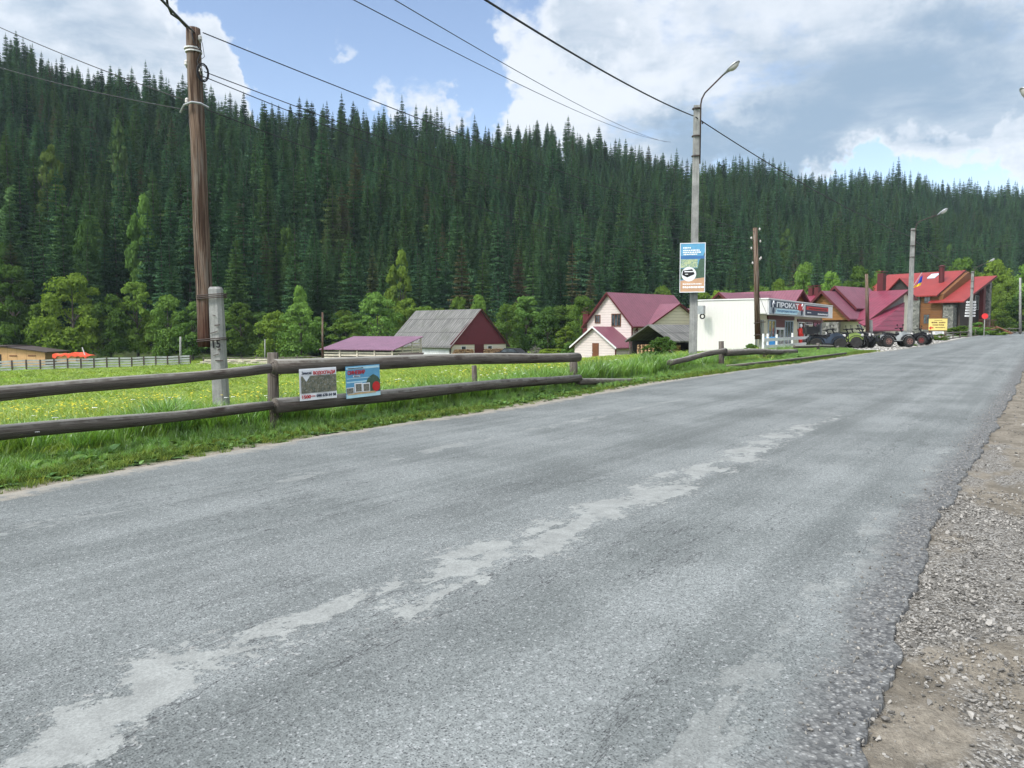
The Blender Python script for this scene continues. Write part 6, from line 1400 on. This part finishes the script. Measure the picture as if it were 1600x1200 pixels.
def quad(px, d, z, yaw, mbody, mrim, label, box=False, windsh=False, sc=1.):
    p = W(px, 518, d); e = empty('quad_bike', (p.x, p.y, TZ(p.x, p.y)+.03 if z is None else z), yaw, label, 'quad bike', 'quad bikes parked in the yard'); e.scale = (sc,)*3
    for x in (-.62, .66):
        for y in (-.46, .46): wheel(e, x, y, .33, .26, mrim, 1 if y > 0 else -1)
    q = MB(); q.extr([(x, -.14, z_) for x, z_ in ((-.85, .42), (-.9, .75), (-.35, .72), (.0, .62), (.2, .86), (.55, .95), (.95, .8), (1.02, .55), (.8, .35), (-.5, .3))], (0, .28, 0)); q.build('body', mbody, e)
    q = MB()
    for y0_ in (.3, -.6):      # fenders arching over each wheel
        for xc, zo in ((-.62, .40), (.66, .42)):
            pr = [(xc+.46*math.cos(t), .33+zo*math.sin(t)) for t in np.linspace(.15, 2.95, 9)]
            for (xa, za_), (xb, zb2) in zip(pr, pr[1:]): q.extr([(xa, y0_, za_), (xb, y0_, zb2), (xb, y0_, zb2+.035), (xa, y0_, za_+.035)], (0, .3, 0))
    q.build('fender', M['black'], e)
    q = MB(); q.b2(-.3, .32, -.5, -.2, .3, .36); q.b2(-.3, .32, .2, .5, .3, .36); q.b2(-.7, .7, -.1, .1, .28, .4); q.tube([(-.62, -.4, .33), (-.62, .4, .33)], .04, 6); q.tube([(.66, -.4, .33), (.66, .4, .33)], .04, 6); q.build('chassis', M['black'], e)
    q = MB(); prs = [(-.75, .78, .18), (-.6, .86, .2), (-.3, .84, .19), (.0, .80, .15), (.18, .86, .11)]
    for (xa, za_, wa), (xb, zb2, wb) in zip(prs, prs[1:]): q.extr([(xa, -wa, za_), (xa, wa, za_), (xa, wa, za_-.12), (xa, -wa, za_-.12)], (xb-xa, 0, zb2-za_))
    q.build('seat', M['black'], e)
    q = MB(); q.tube([(.42, 0, .9), (.32, 0, 1.12)], .04, 6); q.tube([(.16, -.42, 1.14), (.3, -.2, 1.17), (.33, 0, 1.12), (.3, .2, 1.17), (.16, .42, 1.14)], .022, 6); q.box((.34, 0, 1.15), (.14, .2, .09)); q.box((.2, -.36, 1.14), (.16, .06, .06)); q.box((.2, .36, 1.14), (.16, .06, .06)); q.build('handlebar', M['black'], e)
    q = MB()
    for s_ in (-1, 1): q.tube([(.3, s_*.3, 1.17), (.28, s_*.4, 1.32)], .012, 5); q.box((.28, s_*.42, 1.36), (.03, .14, .09))
    q.build('mirror', M['black'], e)
    for x0_, x1_ in ((.45, 1.02), (-1.02, -.5)):
        q = MB(); zk = .97 if x0_ > 0 else .9
        for yy_ in (-.38, -.2, 0, .2, .38): q.tube([(x0_, yy_, zk), (x1_, yy_, zk)], .014, 5)
        for xx_ in (x0_, x1_): q.tube([(xx_, -.4, zk), (xx_, .4, zk)], .018, 5)
        q.build('rack', M['black'], e)
    for s_ in (-1, 1): q = MB(); q.lathe([(.01, .02), (.08, .0), (.09, -.06), (.04, -.1)], (.98, s_*.2, .78), 'X', 10); q.build('headlight', M['porcelain'], e)
    q = MB(); q.tube([(.95, -.3, .4), (1.12, -.28, .5), (1.14, -.25, .75), (1.14, .25, .75), (1.12, .28, .5), (.95, .3, .4)], .022, 6); q.build('bumper', M['black'], e)
    if box: q = MB(); q.b2(-1.1, -.5, -.38, .38, .93, 1.22); q.b2(-1.12, -.48, -.4, .4, 1.225, 1.3); q.b2(-.49, -.40, -.3, .3, 1.0, 1.42); q.build('top_box', M['black'], e)
    if windsh: q = MB(); q.extr([(.55, -.3, 1.0), (.55, .3, 1.0), (.35, .24, 1.45), (.35, -.24, 1.45)], (.012, 0, .004)); q.build('windscreen', M['glass'], e)
    return e
M['lime'] = plain('lime_plastic', (.2, .28, .06), .4, .25, 4, .5); M['bodywhite'] = plain('white_plastic', (.38, .4, .39), .35, .15, 3, .5); M['bodyblue'] = plain('blue_black_plastic', (.03, .045, .07), .35, .3, 4, .5); M['rimrust'] = plain('dusty_red_rim', (.17, .085, .07), .6, .2, 8); M['rimw'] = plain('pale_rim', (.5, .5, .48), .5); M['dred'] = plain('dark_red_plastic', (.12, .015, .015), .4)
quad(1291, 43.5, None, R(-12), M['bodyblue'], M['rubber'], 'blue-black quad bike with a big top box behind the white fence', True, sc=1.0)
quad(1283, 47.5, None, R(-14), M['black'], M['rubber'], 'black quad bike behind the one with the top box, nearest the shop door', True, sc=.95)
quad(1322, 45.5, None, R(-30), M['lime'], M['rubber'], 'lime green and black quad bike in the middle of the row', sc=.95)
quad(1314, 49.5, None, R(-25), M['black'], M['rubber'], 'black quad bike half hidden behind the lime green one', windsh=False)
quad(1339, 46.5, None, R(-52), M['black'], M['rimw'], 'black quad bike facing the road at the right end of the row', sc=.95)
quad(1334, 51.5, None, R(-35), M['bodyblue'], M['rubber'], 'quad bike with a windscreen at the back of the row by the cream wall', windsh=True)
quad(1399, 48, None, R(-3), M['bodywhite'], M['rimrust'], 'white quad bike with dusty red wheels left of the second lamp post', sc=.98)
quad(1430, 52, None, R(-48), M['black'], M['dred'], 'dark quad bike facing the road right of the second lamp post', windsh=False, sc=.92)
# ============================================================ HAZE
hb = MB(); hv = [(x, y, z) for z in (-12, 230) for x, y in ((-900, -60), (1300, -60), (1300, 1400), (-900, 1400))]
hb.v = hv; hb.uv = [(0, 0)]*8; hb.f = [(3, 2, 1, 0), (4, 5, 6, 7), (0, 1, 5, 4), (1, 2, 6, 5), (2, 3, 7, 6), (3, 0, 4, 7)]
def hazemat():
    m = bpy.data.materials.new('haze_air'); m.use_nodes = True; nt = m.node_tree; nt.nodes.clear(); o_ = nt.nodes.new('ShaderNodeOutputMaterial'); v_ = nt.nodes.new('ShaderNodeVolumePrincipled')
    v_.inputs['Color'].default_value = (.72, .92, 1., 1); v_.inputs['Density'].default_value = .00012; v_.inputs['Anisotropy'].default_value = .0; v_.inputs["Density Attribute"].default_value=""; nt.links.new(v_.outputs[0], o_.inputs['Volume']); return m
hz = hb.build('haze', hazemat(), None); tag(hz, kind='stuff')
